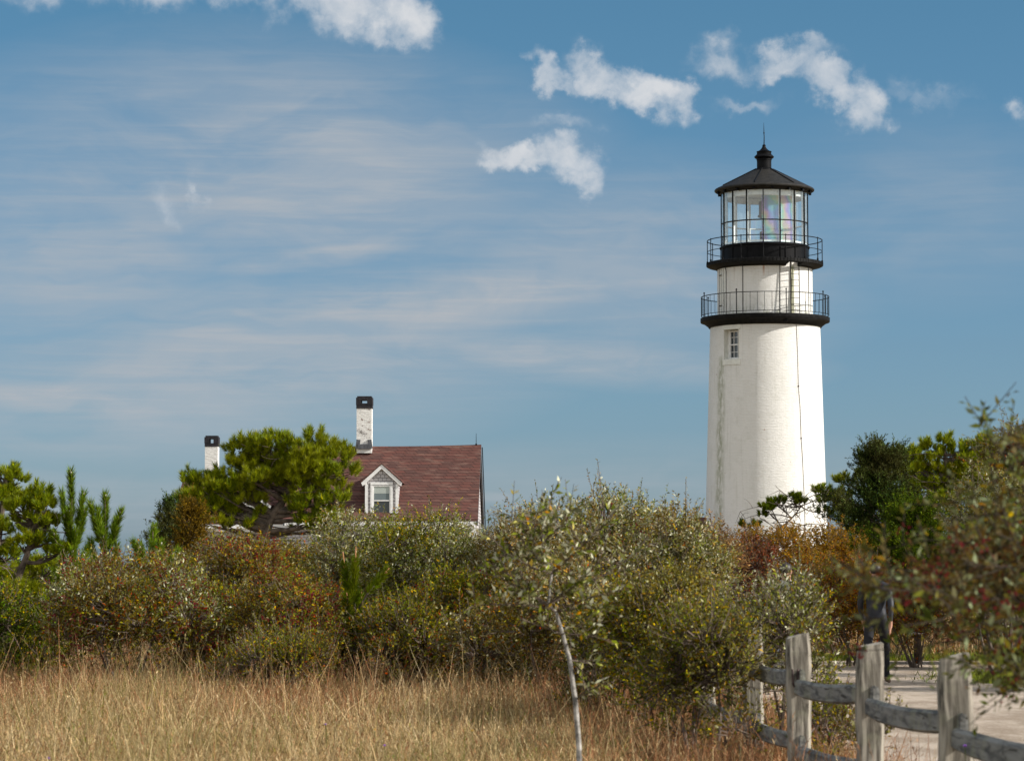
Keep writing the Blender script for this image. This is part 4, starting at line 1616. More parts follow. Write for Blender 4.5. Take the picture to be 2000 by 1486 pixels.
# ------------------------------------------------------------------ front thicket, left to right
GA = 'autumn olive shrubs of the thicket behind the meadow'
shrub('shrub', 'wide low shrub with red berries, in front of the upright young pines', 85, 425, 1088, 33, L_MIXED, 11, group=GA, berries=.35, sprigs=18, mat2=L_SILVER, frac2=.25)
shrub('shrub', 'reddish berry-laden shrub under the big dark pine', 330, 590, 1042, 35.5, L_MIXED, 12, group=GA, berries=.6, sprigs=18, depth=2.0, mat2=L_REDYEL, frac2=.22)
shrub('shrub', 'shrub with red berries and yellow leaves left of the young pine', 455, 690, 1120, 33, L_MIXED, 13, group=GA, berries=.8, sprigs=14, mat2=L_YELLOW, frac2=.3)
shrub('shrub', 'low yellow-green bush at the meadow edge', 400, 660, 1240, 31.5, L_MIXED, 14, L=.05, W=.018, group=GA, sprigs=22, dens=.7, depth=1.2, mat2=L_YELLOW, frac2=.5)
shrub('shrub', 'silvery green shrub right of the big pine', 600, 790, 992, 38, L_SILVER, 15, group=GA, sprigs=34, mat2=L_BROWNOLIVE, frac2=.35)
shrub('shrub', 'silvery shrub in front of the house dormer', 715, 965, 990, 37, L_SILVER, 16, group=GA, sprigs=34, depth=2.0, mat2=L_YELLOW, frac2=.18)
shrub('shrub', 'green and yellow shrub with few red berries, right of the small orange-tipped pine', 745, 1010, 1105, 33, L_MIXED, 17, group=GA, berries=.3, sprigs=18, mat2=L_YELLOW, frac2=.4)
shrub('shrub', 'pale shrub just right of the house corner', 930, 1150, 1000, 36, L_BROWNOLIVE, 18, group=GA, tall=1.4, sprigs=34, mat2=L_SILVER, frac2=.45)
shrub('shrub', 'tallest silvery shrub with upright shoots, between the house and the tower', 1095, 1335, 952, 33, L_BROWNOLIVE, 19, group=GA, sprigs=30, tall=1.4, depth=2.4, berries=.1, mat2=L_SILVER, frac2=.45)
shrub('shrub', 'silvery brown shrub before the red passage roof', 1225, 1420, 1003, 31, L_BROWNOLIVE, 20, group=GA, sprigs=30, mat2=L_SILVER, frac2=.4)
shrub('shrub', 'dull brown-green shrub behind the slender pale trunk', 985, 1215, 1090, 30, L_BROWNOLIVE, 21, group=GA, sprigs=22, mat2=L_MIXED, frac2=.3)
shrub('shrub', 'broad olive shrub with yellow leaves left of the fence', 1150, 1440, 1100, 26, L_RIM, 22, group=GA, sprigs=22, depth=2.2, mat2=L_YELLOW, frac2=.35, L=.055)
shrub('shrub', 'low dark green shrub just left of the fence', 1265, 1478, 1200, 21.5, L_RIM, 23, group=GA, sprigs=16, depth=1.4, zlow=.03, mat2=L_YELLOW, frac2=.25, L=.055)
shrub('shrub', 'silvery olive shrub growing behind the far end of the fence', 1400, 1620, 1142, 23.3, L_SILVER, 24, group=GA, sprigs=14, depth=1.0, dens=.5, L=.055, W=.020, zlow=.12, mat2=L_YELLOW, frac2=.2, sparse=True)
shrub('shrub', 'small leafy plant behind the fence rail beside the path', 1555, 1650, 1325, 20.5, L_YELLOW, 25, group=GA, sprigs=10, depth=.5, dens=.35, L=.05, W=.018, stems=4, lobes=5, sparse=True)
shrub('shrub', 'dark low shrub at the foot of the left-hand pines', -80, 160, 1150, 35, L_CEDAR2, 26, group=GA, sprigs=14, depth=1.4, mat2=L_YELLOW, frac2=.4)
shrub('shrub', 'yellowing shrub behind the low bush at the meadow edge', 300, 520, 1150, 34.5, L_MIXED, 27, group=GA, sprigs=14, depth=1.4, berries=.4, mat2=L_YELLOW, frac2=.4)
shrub('shrub', 'low leafy shrub in the shade right of the young pine', 690, 880, 1190, 32.5, L_YELLOW, 28, group=GA, sprigs=12, depth=1.2, mat2=L_MIXED, frac2=.5)
shrub('shrub', 'low brown-green shrub left of the slender pale trunk', 880, 1080, 1180, 31.5, L_MIXED, 29, group=GA, sprigs=12, depth=1.2, mat2=L_BROWNOLIVE, frac2=.5)
shrub('shrub', 'low olive shrub right of the slender pale trunk', 1090, 1260, 1190, 27.5, L_RIM, 30, group=GA, sprigs=12, depth=1.2, mat2=L_BROWNOLIVE, frac2=.5)
shrub('shrub', 'sparse sprig behind the middle fence post beside the path', 1665, 1780, 1410, 18.0, L_RIM, 37, group=GA, sprigs=10, depth=.5, dens=.30, L=.05, W=.018, stems=4, lobes=5, sparse=True)
shrub('shrub', 'small leafy plant between the first two fence posts, below the rail', 1580, 1700, 1370, 22.0, L_YELLOW, 38, group=GA, sprigs=10, depth=.6, dens=.30, L=.05, W=.018, stems=5, lobes=6, sparse=True, mat2=L_DARKRED, frac2=.3)
# filling row behind
GB = 'dark shrubs behind the front thicket'
shrub('shrub', 'dark shrub behind the left-hand pines', -60, 230, 1090, 46, L_DPINE, 31, group=GB, L=.09, W=.035, sprigs=10, depth=1.6)
shrub('shrub', 'dark shrub between the young pines and the big pine', 200, 470, 1100, 45, L_MIXED, 32, group=GB, L=.09, W=.035, sprigs=10, depth=1.6)
shrub('shrub', 'shaded shrub below the trunk of the big pine', 430, 720, 1070, 46, L_MIXED, 33, group=GB, L=.09, W=.035, sprigs=10, depth=1.6)
shrub('shrub', 'shaded shrub against the house front', 700, 1000, 1060, 46, L_RIM, 34, group=GB, L=.09, W=.035, sprigs=10, depth=1.6)
shrub('shrub', 'shaded shrub behind the middle of the thicket', 960, 1270, 1045, 45, L_RIM, 35, group=GB, L=.09, W=.035, sprigs=10, depth=1.6)
shrub('shrub', 'shaded shrub behind the tallest silvery shrub', 1200, 1425, 1060, 44, L_RIM, 36, group=GB, L=.09, W=.035, sprigs=10, depth=1.6)

# ------------------------------------------------------------------ slender pale trunk with large silvery leaves
rgs = np.random.default_rng(77)
YS = 17.0
b = at(1131, 1470, YS)
SR = empty('sapling', (b.x, YS, 0), 'slender leaning sapling with a pale bare trunk and large silvery leaves', 'sapling')
tp = [(1134, 1653), (1131, 1460), (1124, 1370), (1113, 1290), (1100, 1240), (1086, 1195), (1071, 1180), (1078, 1120), (1060, 1060), (1066, 1005)]
tpts = [np.array([at(x, y, YS).x - b.x, 0.02 * i, at(x, y, YS).z]) for i, (x, y) in enumerate(tp)]
tpts[0][2] = -.05
mb = MB()
mb.tube([tuple(p) for p in tpts], [.020, .017, .015, .0135, .012, .0105, .009, .007, .005, .003], 8)
bm = MB()
S0, T, LN = [], [], []
for (x, y, hub) in [(960, 1050, 7), (1000, 1010, 7), (985, 1110, 6), (1035, 1090, 7), (1090, 1030, 8), (1130, 1060, 7), (1165, 1100, 6), (1190, 1010, 7), (1210, 1150, 5), (1130, 1140, 6),
                    (1010, 1170, 5), (950, 1120, 6), (1245, 1080, 6), (1175, 1190, 5), (1190, 1250, 4), (1160, 1300, 3), (1075, 975, 8), (1035, 1005, 8), (1150, 1350, 2), (1080, 1100, 7), (1110, 1000, 8), (1050, 1220, 4), (930, 1180, 5), (1145, 1230, 4)]:
    a = tpts[hub]
    e = np.array([at(x, y, YS).x - b.x, rgs.uniform(-.45, .45), at(x, y, YS).z])
    c = curve(a, e, rgs, .12, 7, sag=.03)
    bm.tube(c, [.006, .005, .0045, .004, .0035, .003, .0025, .002], 4, caps=False)
    for k in range(2, 8):
        for _ in range(2 if hub > 4 else 1):
            d = unit(np.array(c[7]) - np.array(c[0])) * .6 + rnd_dirs(rgs, 1)[0] * .7 + np.array([0, 0, .35])
            d = d / np.linalg.norm(d)
            l_ = rgs.uniform(.10, .22)
            S0.append(np.array(c[k])); T.append(d); LN.append(l_)
            bm.tube([c[k], tuple(np.array(c[k]) + d * l_)], [.003, .0015], 3, caps=False)
V = twigs_to_leaves(rgs, np.array(S0), np.array(T), np.array(LN), 6, .066, .026, spread=.8)
quads_obj('foliage', V, L_SILVER, SR)
mb.build('trunk', M_PALEBARK, SR)
bm.build('branch', M_TWIG, SR)

# ------------------------------------------------------------------ conifers on the left
GP = 'pitch pines on the left'
pine('pine_tree', 'outermost pitch pine with a reddish curving trunk, farthest from the house', [(5, 935, 30, 18), (28, 945, 22, 15), (-15, 985, 40, 22), (12, 975, 28, 16), (-20, 1040, 40, 22), (10, 1090, 30, 18), (60, 1045, 32, 12), (20, 1140, 50, 22), (10, 1200, 60, 30), (60, 1190, 40, 26), (90, 1120, 35, 22)], 42, [(-30, 1330), (-22, 1180), (-5, 1060), (5, 985), (12, 930)], L_PINE, 41, group=GP, L=.10, tuft=.13)
pine('pine_tree', 'bushy pitch pine with a dark forked trunk, next to the tallest young pine', [(62, 985, 32, 15), (82, 970, 20, 11), (45, 1000, 30, 16), (85, 1000, 26, 18), (60, 1025, 34, 14), (95, 1030, 22, 18), (50, 1068, 36, 9), (75, 1060, 30, 8), (110, 1085, 26, 14), (45, 1170, 40, 28), (90, 1200, 44, 36), (30, 1235, 50, 30), (120, 1240, 40, 30)], 41, [(20, 1330), (22, 1195), (35, 1130), (52, 1085), (66, 1030)], L_PINE, 42, group=GP, L=.10, tuft=.12, dead=5)
YPG = 'young pines with upright candle shoots'
young_pine('young_pine', 'tallest young pine with a candelabra of upright shoots', 136, 925, 1330, 41, 51, [(0, 1010, 925, 0), (-22, 1020, 965, 0), (20, 1030, 967, 0), (-10, 1060, 1010, 0), (24, 1065, 1000, 0), (-28, 1090, 1045, 0), (10, 1100, 1040, 0), (32, 1120, 1065, 0), (-20, 1130, 1080, 0), (0, 1080, 1000, 0), (8, 1150, 1080, 0), (-30, 1170, 1120, 0), (25, 1180, 1110, 0)], group=YPG)
young_pine('young_pine', 'young pine with white bud tips beside the tallest one', 202, 970, 1330, 40, 52, [(0, 1060, 970, 0), (-27, 1060, 988, 0), (30, 1065, 1002, 0), (-12, 1050, 1000, 0), (16, 1075, 1020, 0), (-30, 1110, 1060, 0), (0, 1120, 1050, 0), (24, 1120, 1070, 0), (-10, 1160, 1100, 0), (20, 1170, 1110, 0)], group=YPG)
young_pine('young_pine', 'small young pine with a white tip left of the brown cedar', 296, 1032, 1330, 40, 53, [(0, 1100, 1032, 0), (-38, 1110, 1062, 0), (18, 1110, 1065, 0), (42, 1130, 1080, 0), (-20, 1120, 1070, 0), (12, 1150, 1090, 0)], group=YPG)
young_pine('young_pine', 'small pine with bare orange-brown shoots standing inside the thicket', 690, 1095, 1320, 33.0, 54, [(3, 1180, 1100, 0), (-18, 1180, 1110, 0), (2, 1260, 1180, 0), (-70, 1245, 1205, 0), (-60, 1250, 1215, 0), (40, 1240, 1190, 0), (60, 1160, 1120, 0), (-30, 1285, 1250, 0), (30, 1290, 1255, 0), (70, 1275, 1240, 0), (-75, 1290, 1262, 0), (12, 1240, 1170, 0), (-10, 1240, 1170, 0)], leaf=L_DPINE, candle=True, group=None)
BIG = [(466, 884, 28, 14), (492, 880, 34, 18), (540, 868, 24, 15), (520, 890, 34, 16), (580, 880, 30, 18), (612, 866, 24, 16), (640, 885, 24, 16), (600, 905, 40, 18), (660, 900, 22, 18), (672, 930, 20, 20), (630, 935, 40, 20), (570, 930, 40, 20),
       (500, 920, 44, 20), (474, 915, 32, 16), (440, 940, 30, 14), (540, 955, 44, 16), (610, 960, 40, 16), (650, 985, 28, 14), (600, 1000, 34, 14), (640, 1010, 26, 14), (400, 950, 30, 20), (372, 950, 20, 16), (430, 965, 34, 20), (380, 985, 30, 20), (420, 1000, 34, 20), (462, 990, 26, 14), (455, 1015, 24, 12), (360, 1045, 18, 12), (600, 1030, 24, 12), (565, 945, 44, 18), (520, 905, 44, 18), (600, 925, 44, 20), (640, 960, 34, 16), (600, 985, 36, 14), (540, 930, 44, 18), (640, 1025, 30, 14), (420, 1028, 34, 12), (470, 1034, 30, 10), (610, 1040, 40, 10), (500, 1015, 26, 10), (400, 975, 30, 18), (430, 1000, 30, 16), (470, 965, 34, 18), (500, 985, 26, 14), (382, 1012, 26, 14), (500, 945, 40, 18)]
pine('pine_tree', 'largest pine, round yellow-green crown on a dark trunk in front of the house', BIG, 54, [(515, 1280), (512, 1120), (518, 1050), (530, 1010), (548, 985), (566, 955), (580, 920), (585, 890)], L_PINE, 43, L=.13, tuft=.17, dens=1.0, W=.0105, dead=14, trunk_r=.12)
cedar('cedar_tree', 'dark cedar left of the big pine', 300, 395, 990, 1110, 52, L_CEDAR, 61, top_px=330, dens=.9, L=.06, W=.02)
cedar('cedar_tree', 'rust-brown cedar left of the big pine trunk', 335, 420, 985, 1120, 50, L_RUSTCEDAR, 62, top_px=372, dens=.7, L=.06, W=.02)

# ------------------------------------------------------------------ trees and bushes on the right
pine('pine_tree', 'small flat-topped pine with bare twigs silhouetted against the tower', [(1465, 1030, 20, 7), (1500, 1000, 14, 6), (1520, 985, 18, 7), (1545, 978, 20, 7), (1560, 985, 12, 7), (1500, 992, 16, 5), (1490, 1012, 10, 5)], 64, [(1480, 1200), (1492, 1090), (1512, 1042), (1540, 1018), (1562, 992), (1558, 980)], L_DPINE, 44, L=.10, tuft=.10, dens=.55, dead=40, trunk_r=.032, W=.014)
pine('pine_tree', 'pine behind the dark cedar, its branches reaching left to the tower', [(1605, 968, 18, 9), (1620, 985, 20, 9), (1645, 1000, 18, 9), (1610, 1008, 12, 6), (1640, 975, 22, 9), (1655, 945, 18, 8), (1760, 900, 24, 12), (1780, 925, 22, 14), (1790, 955, 22, 14), (1740, 900, 22, 12), (1770, 980, 24, 14), (1800, 1000, 20, 14), (1700, 930, 24, 12), (1775, 905, 22, 14), (1795, 930, 20, 14), (1750, 930, 26, 14), (1785, 890, 16, 10), (1810, 960, 22, 14)], 66, [(1730, 1200), (1712, 1080), (1700, 1010), (1725, 960), (1755, 915)], L_PINE, 45, L=.12, tuft=.15, dead=16, W=.014, trunk_r=.1)
cedar('cedar_tree', 'tall dark ragged cedar right of the lighthouse', 1610, 1850, 878, 1130, 60, L_CEDAR, 63, top_px=1718, blunt=.36, dens=3.2, L=.075, W=.024)
cedar('cedar_tree', 'bright green drooping cedar below the dark one', 1690, 1900, 985, 1150, 50, L_CEDAR2, 64, top_px=1790, blunt=.33, dens=3.0, L=.06, W=.018)
pine('pine_tree', 'pine with open whorls of tufts against the sky, beyond the dark ragged cedar', [(1820, 880, 16, 11), (1845, 870, 16, 10), (1850, 895, 16, 12), (1815, 905, 16, 9), (1835, 925, 26, 10), (1800, 925, 16, 10), (1825, 950, 30, 12), (1870, 885, 16, 10), (1880, 905, 20, 10), (1865, 935, 26, 14), (1905, 875, 22, 8), (1930, 872, 26, 9), (1910, 895, 22, 10), (1890, 960, 30, 14), (1840, 985, 30, 14), (1950, 890, 30, 14), (1900, 920, 34, 14), (1935, 905, 34, 16), (1880, 935, 34, 16), (1920, 950, 34, 16), (1850, 965, 30, 14)], 58, [(1880, 1200), (1868, 1050), (1860, 980), (1850, 930), (1845, 880)], L_PINE, 46, L=.12, tuft=.15, dead=18, W=.014)
cedar('cedar_tree', 'broad dark cedar behind the near bush with berries', 1850, 2080, 885, 1150, 64, L_CEDAR, 65, top_px=1960, blunt=.3, dens=3.2, L=.08, W=.026)
GO = 'autumn bushes at the foot of the tower'
shrub('shrub', 'russet bush at the foot of the tower, under the small flat pine', 1438, 1590, 1030, 52, L_ORANGE, 71, group=GO, L=.085, W=.03, sprigs=26, mat2=L_DARKRED, frac2=.3, depth=1.8)
shrub('shrub', 'orange bush left of the dark cedar', 1540, 1705, 1022, 54, L_ORANGE, 72, group=GO, L=.085, W=.03, sprigs=28, depth=1.8)
shrub('shrub', 'low orange bush behind the walkers', 1560, 1760, 1085, 49, L_ORANGE, 73, group=GO, L=.08, W=.028, sprigs=14, depth=1.5, mat2=L_REDYEL, frac2=.4)
shrub('shrub', 'red and yellow bush beyond the path', 1700, 1880, 1108, 48, L_REDYEL, 74, group=GO, L=.075, W=.028, sprigs=14, depth=1.5, mat2=L_YELLOW, frac2=.2)
shrub('shrub', 'low rusty-green bush at the far edge of the path, behind the black-clad walker', 1650, 1850, 1165, 52.5, L_REDYEL, 82, group=GO, L=.075, W=.028, sprigs=10, depth=1.2, mat2=L_RIM, frac2=.5)
shrub('shrub', 'reddish bush behind the sign post beside the path', 1850, 2080, 1130, 50, L_REDYEL, 75, group=GO, L=.075, W=.028, sprigs=14, depth=1.5, mat2=L_RIM, frac2=.3)
shrub('shrub', 'loose brown-leaved sapling in front of the tower base', 1378, 1448, 1016, 48, L_BROWN, 76, group=GO, L=.10, W=.03, sprigs=14, dens=.35, depth=.8, zlow=.2, stems=3, lobes=8, sparse=True)
shrub('shrub', 'dark red bush by the passage eave', 1415, 1510, 1060, 50, L_DARKRED, 77, group=GO, L=.085, W=.03, sprigs=18, dens=.6, depth=1.0)
shrub('shrub', 'olive bush with pale twigs in front of the open-whorled pine', 1865, 2060, 900, 44, L_RIM, 78, group='tall bushes along the right edge', L=.065, W=.022, sprigs=22, dens=.8, depth=1.8, mat2=L_SILVER, frac2=.2)
shrub('shrub', 'dark red-leaved bush top against the sky above the near bush', 1935, 2080, 832, 47, L_DARKRED, 79, group='tall bushes along the right edge', L=.11, W=.03, sprigs=14, dens=.45, depth=1.4, zlow=.3, sparse=True, mat2=L_RIM, frac2=.3)
shrub('shrub', 'shaded green bush beyond the path, behind the berries of the near bush', 1880, 2150, 1010, 47, L_CEDAR2, 80, group='tall bushes along the right edge', L=.08, W=.03, sprigs=10, depth=1.6)
# bushes just past the right edge of the view, whose shade lies on the path
shrub('shrub', 'tall broad bush beside the path whose shade falls across the sand', 2070, 2420, 965, 40.0, L_RIM, 81, group='tall bushes along the right edge', L=.10, W=.04, sprigs=8, dens=.8, depth=6.0, lobes=26)

# near bush on the right: arching branches, out of focus
def near_bush():
    rg = np.random.default_rng(91)
    YB = 9.2
    bx = 2.55
    root = empty('shrub', (bx, YB, 0), 'large near olive shrub with red berries hanging over the right side of the fence', 'shrub')
    mb = MB()
    S0, T, LN = [], [], []
    tips = [(1915, 845), (1990, 850), (2030, 890), (1960, 930), (2040, 930), (1900, 985), (2000, 990), (1830, 990), (1925, 1040), (1990, 1040), (2050, 1040), (1870, 1070),
            (1700, 1116), (1712, 1165), (1700, 1104), (1716, 1108), (1706, 1126), (1722, 1150), (1698, 1140), (1730, 1190), (1780, 1150), (1840, 1130), (1900, 1100), (1980, 1100), (1890, 1150), (1950, 1160), (2030, 1160), (1815, 1200), (1880, 1215),
            (1930, 1215), (1990, 1230), (1720, 1262), (1860, 1275), (1915, 1285), (1970, 1290), (2020, 1290), (1960, 1335), (2010, 1360), (2080, 1100), (2100, 1250), (2120, 980), (2150, 1150), (2070, 1180), (2080, 1010)]
    hubs = [np.array(at(x, y, YB)) - np.array([bx, YB, 0]) for x, y in ((2130, 900), (2170, 1000), (2110, 1060), (2160, 1150), (2090, 1180), (2140, 1290), (2060, 1110), (2150, 1390))]
    for h_ in hubs:
        mb.tube(curve((rg.normal() * .05, rg.normal() * .05, -.05), h_, rg, .1, 7), [.03, .027, .023, .02, .017, .014, .012, .010], 6)
    for (x, y) in tips:
        for rep in range(1 + (x > 1880 and y > 1050)):
            dy = rg.uniform(-1.1, 1.1)
            e = np.array(at(x + rg.normal() * 22, y + rg.normal() * 16, YB + dy)) - np.array([bx, YB, 0])
            hb_ = hubs[int(np.argmin([np.linalg.norm(h_ - e) + rg.uniform(0, .2) for h_ in hubs]))]
            c = curve(hb_, e, rg, .08, 8, sag=.05)
            mb.tube(c, [.004, .0037, .0034, .003, .0027, .0024, .0021, .0018, .0015], 5, caps=False)
            for k in range(3, 9):
                for _ in range(2):
                    d = unit(np.array(c[8]) - np.array(c[0])) * .7 + rnd_dirs(rg, 1)[0] * .8 + np.array([0, 0, .25])
                    d = d / np.linalg.norm(d)
                    l_ = rg.uniform(.08, .2)
                    S0.append(np.array(c[k])); T.append(d); LN.append(l_)
                    mb.tube([c[k], tuple(np.array(c[k]) + d * l_)], [.0028, .0014], 3, caps=False)
    S0, T, LN = np.array(S0), np.array(T), np.array(LN)
    V = twigs_to_leaves(rg, S0, T, LN, 7, .052, .021, spread=.85)
    mi = np.zeros(len(V) // 4, int)
    # berry clusters crowd along the lower, right-hand branches
    sel = (S0[:, 2] < 1.75) & (S0[:, 0] > -1.4)
    q = rg.choice(np.where(sel)[0], 120)
    c = S0[q] + T[q] * (LN[q] * .4)[:, None]
    c = np.repeat(c, 8, 0) + rg.normal(size=(len(q) * 8, 3)) * .018
    B = octa(c, .006)
    V = np.concatenate([V, B], 0)
    mi = np.concatenate([mi, np.ones(len(B) // 4, int)])
    quads_obj('foliage', V, [L_NEAR, M_BERRY], root, mi)
    mb.build('stem', mat('dark_olive_twig', (0.05, 0.04, 0.03), 0.9, 0.05), root)


near_bush()

# ------------------------------------------------------------------ split rail fence
FE = empty('split_rail_fence', (2.0, 18, 0), 'weathered grey split-rail fence with three posts running along the sandy path', 'fence')
posts = [(1.55, 28.6), (1.72, 25.4), (at(1472, 1225, 22.2).x, 22.2), (at(1559, 1240, 19.0).x, 19.0), (at(1698, 1257, 16.35).x, 16.35), (at(1867, 1280, 13.3).x, 13.3), (2.22, 10.2), (2.35, 7.1)]
tops = [1.18, 1.2, at(0, 1226, 22.2).z, at(0, 1240, 19.0).z, at(0, 1257, 16.35).z, at(0, 1280, 13.3).z, 1.22, 1.2]
rgf = random.Random(5)


def boolean(obj, cutters):
    for c in cutters:
        md = obj.modifiers.new('cut', 'BOOLEAN')
        md.operation = 'DIFFERENCE'
        md.solver = 'EXACT'
        md.object = c
    dg = bpy.context.evaluated_depsgraph_get()
    me = bpy.data.meshes.new_from_object(obj.evaluated_get(dg))
    obj.modifiers.clear()
    obj.data = me
    for c in cutters:
        bpy.data.objects.remove(c)


HZ = (0.93, 0.50)
for i, ((x, y), zt) in enumerate(zip(posts, tops)):
    m = MB()
    w, d = .152 + rgf.uniform(-.006, .006), .12
    rows = 12
    vs = []
    top_tilt = rgf.uniform(-.025, .025)
    for k in range(rows + 1):
        t = k / rows
        z = -.1 + (zt + .1) * t
        tw = 1.0 + .04 * math.sin(t * 5 + i) - (.10 if k == rows else 0)
        jx = rgf.uniform(-.004, .004)
        ch = .022
        for (a, b_) in ((-w / 2 + ch, -d / 2), (w / 2 - ch, -d / 2), (w / 2, -d / 2 + ch), (w / 2, d / 2 - ch), (w / 2 - ch, d / 2), (-w / 2 + ch, d / 2), (-w / 2, d / 2 - ch), (-w / 2, -d / 2 + ch)):
            vs.append((a * tw + jx + rgf.uniform(-.003, .003), b_ * tw + rgf.uniform(-.003, .003), z + (top_tilt * a / w * 1.6 if k == rows else 0) + (rgf.uniform(-.008, .006) if k == rows else 0)))
    fs = []
    for k in range(rows):
        for j in range(8):
            j2 = (j + 1) % 8
            fs.append((k * 8 + j, k * 8 + j2, (k + 1) * 8 + j2, (k + 1) * 8 + j))
    fs.append(tuple(range(7, -1, -1)))
    fs.append(tuple(rows * 8 + j for j in range(8)))
    m.add(vs, fs)
    po = m.build('post', M_POST, None)
    cuts = []
    for hz in HZ:
        c = MB()
        prof = []
        for k in range(16):
            a = 2 * math.pi * k / 16
            prof.append((.036 * math.cos(a), (.085 + .035 * abs(math.sin(a)) ** .5) * (1 if math.sin(a) > 0 else -1) * abs(math.sin(a)) ** .6 + hz + .045))
        vv = [(px_, yy, pz) for yy in (-.2, .2) for px_, pz in prof]
        ff = [(k, (k + 1) % 16, 16 + (k + 1) % 16, 16 + k) for k in range(16)] + [tuple(range(15, -1, -1)), tuple(range(16, 32))]
        c.add(vv, ff)
        cuts.append(c.build('cutter', M_POST, None))
    boolean(po, cuts)
    po.parent = FE
    po.location = (x - 2.0, y - 18, 0)
    po.rotation_euler = (0, rgf.uniform(-.012, .012), rgf.uniform(-.05, .05))

for hz, sc_ in zip(HZ, (1.0, 1.0)):
    for i in range(len(posts) - 1):
        (x0, y0), (x1, y1) = posts[i], posts[i + 1]
        a = Vector((x0 - 2.0, y0 - 18, 0))
        b_ = Vector((x1 - 2.0, y1 - 18, 0))
        d = (b_ - a).normalized()
        # far end passes low, near end high in the mortise, side by side
        side = Vector((d.y, -d.x, 0))
        a = a - d * .16 + side * .012
        b_ = b_ + d * .14 + side * -.012
        m = MB()
        n = 10
        bend = rgf.uniform(-.045, -.015)
        bend2 = rgf.uniform(-.03, .03)
        vs = []
        for k in range(n + 1):
            t = k / n
            p = a.lerp(b_, t)
            z = hz + (-.055 + .075 * t) + bend * math.sin(math.pi * t)
            e = min(1, min(t, 1 - t) * n / 1.9)
            hh_ = (.042 + (.058 - .042) * e) * (1 + rgf.uniform(-.015, .015))
            ww2 = (.020 + (.036 - .020) * e) * (1 + rgf.uniform(-.03, .03))
            o = side * (bend2 * math.sin(math.pi * t))
            for (u, v) in ((-.9, -.75), (-.35, -1), (.5, -.95), (1, -.7), (.95, .35), (.55, .9), (-.15, 1), (-.8, .7)):
                q = p + o + side * (-u * ww2)
                vs.append((q.x, q.y, z + v * hh_))
        fs = []
        for k in range(n):
            for j in range(8):
                j2 = (j + 1) % 8
                fs.append((k * 8 + j, k * 8 + j2, (k + 1) * 8 + j2, (k + 1) * 8 + j))
        fs.append(tuple(range(7, -1, -1)))
        fs.append(tuple(n * 8 + j for j in range(8)))
        m.add(vs, fs)
        m.build('rail', M_RAIL, FE)
sx, sy = posts[3]
m = MB()
pp = []
for k in range(9):
    a_ = math.pi * k / 8
    pp.append((sx - 2.0 - .028 + .018 * math.cos(a_), sy - 18 - .10, .90 - .022 * math.sin(a_)))
m.tube([(sx - 2.0 - .010, sy - 18 - .07, .99)] + pp + [(sx - 2.0 - .046, sy - 18 - .07, .99)], .007, 6)
m.build('iron_staple', M_RUST, FE)

# small low post with a pale board beyond the path
p = at(1788, 1270, 50)
SG = empty('marker_post', (p.x, 50, 0), 'short brown post with a thin pale top board beyond the path', 'post')
m = MB()
m.tube([(0, 0, -.05), (0, 0, at(0, 1238, 50).z)], [.03, .028], 8)
m.build('post', M_BARK, SG)
m = MB()
m.box((.02, 0, at(0, 1236, 50).z), (.26, .18, .025), Matrix.Rotation(-.06, 3, 'Y'))
m.build('top_board', M_WHITE, SG)


# ------------------------------------------------------------------ grass
def blades(name, mats, xs, ys_, hs_, seed, width=.005, lean=.35, mi=None, arch=.25, seeds=0):
    rg = np.random.default_rng(seed)
    n = len(xs)
    a = rg.uniform(0, 2 * math.pi, n)
    ln = np.abs(rg.normal(0, lean, n))
    B = np.stack([xs, ys_, np.zeros(n)], 1)
    D = np.stack([np.cos(a) * ln, np.sin(a) * ln, np.ones(n)], 1)
    D = unit(D)
    H = hs_[:, None]
    Md = B + D * H * .55
    Dn = unit(D + np.stack([np.cos(a), np.sin(a), -np.ones(n) * .6], 1) * (rg.uniform(0, arch * 2, n))[:, None])
    Tp = Md + Dn * H * .45
    r = rg.uniform(0, math.pi, n)
    Sd = np.stack([np.cos(r), np.sin(r), np.zeros(n)], 1)
    w = (width * rg.uniform(.7, 1.4, n))[:, None]
    V = np.stack([B - Sd * w / 2, B + Sd * w / 2, Md + Sd * w * .42, Md - Sd * w * .42, Md - Sd * w * .42, Md + Sd * w * .42, Tp + Sd * w * .15, Tp - Sd * w * .15], 1)
    # share the middle vertices so that a blade is one island
    V = V[:, [0, 1, 2, 3, 6, 7]].reshape(-1, 3)
    base = (np.arange(n) * 6)[:, None]
    idx = np.concatenate([base + np.array([0, 1, 2, 3]), base + np.array([3, 2, 4, 5])], 1).reshape(-1)
    m2 = None if mi is None else np.repeat(mi, 2)
    if seeds > 0:
        # feathery seed heads on some stems
        q = np.where(rg.random(n) < seeds)[0]
        ns = 4
        up = unit(Tp[q] - Md[q])
        P = np.repeat(Tp[q], ns, 0) - np.repeat(up, ns, 0) * rg.uniform(-.02, .09, len(q) * ns)[:, None]
        Dv = unit(np.repeat(up, ns, 0) + rnd_dirs(rg, len(q) * ns) * .55)
        Vs = leaf_quads(P, Dv, rnd_dirs(rg, len(q) * ns), rg.uniform(.022, .045, len(q) * ns), rg.uniform(.003, .007, len(q) * ns))
        idx = np.concatenate([idx, np.arange(len(Vs)) + len(V)])
        V = np.concatenate([V, Vs], 0)
        m2 = np.concatenate([m2, np.repeat(np.where(rg.random(len(q)) < .3, 1, m2[::2][q]), ns)])
    return np_mesh(name, V, 4, idx, mats, m2)


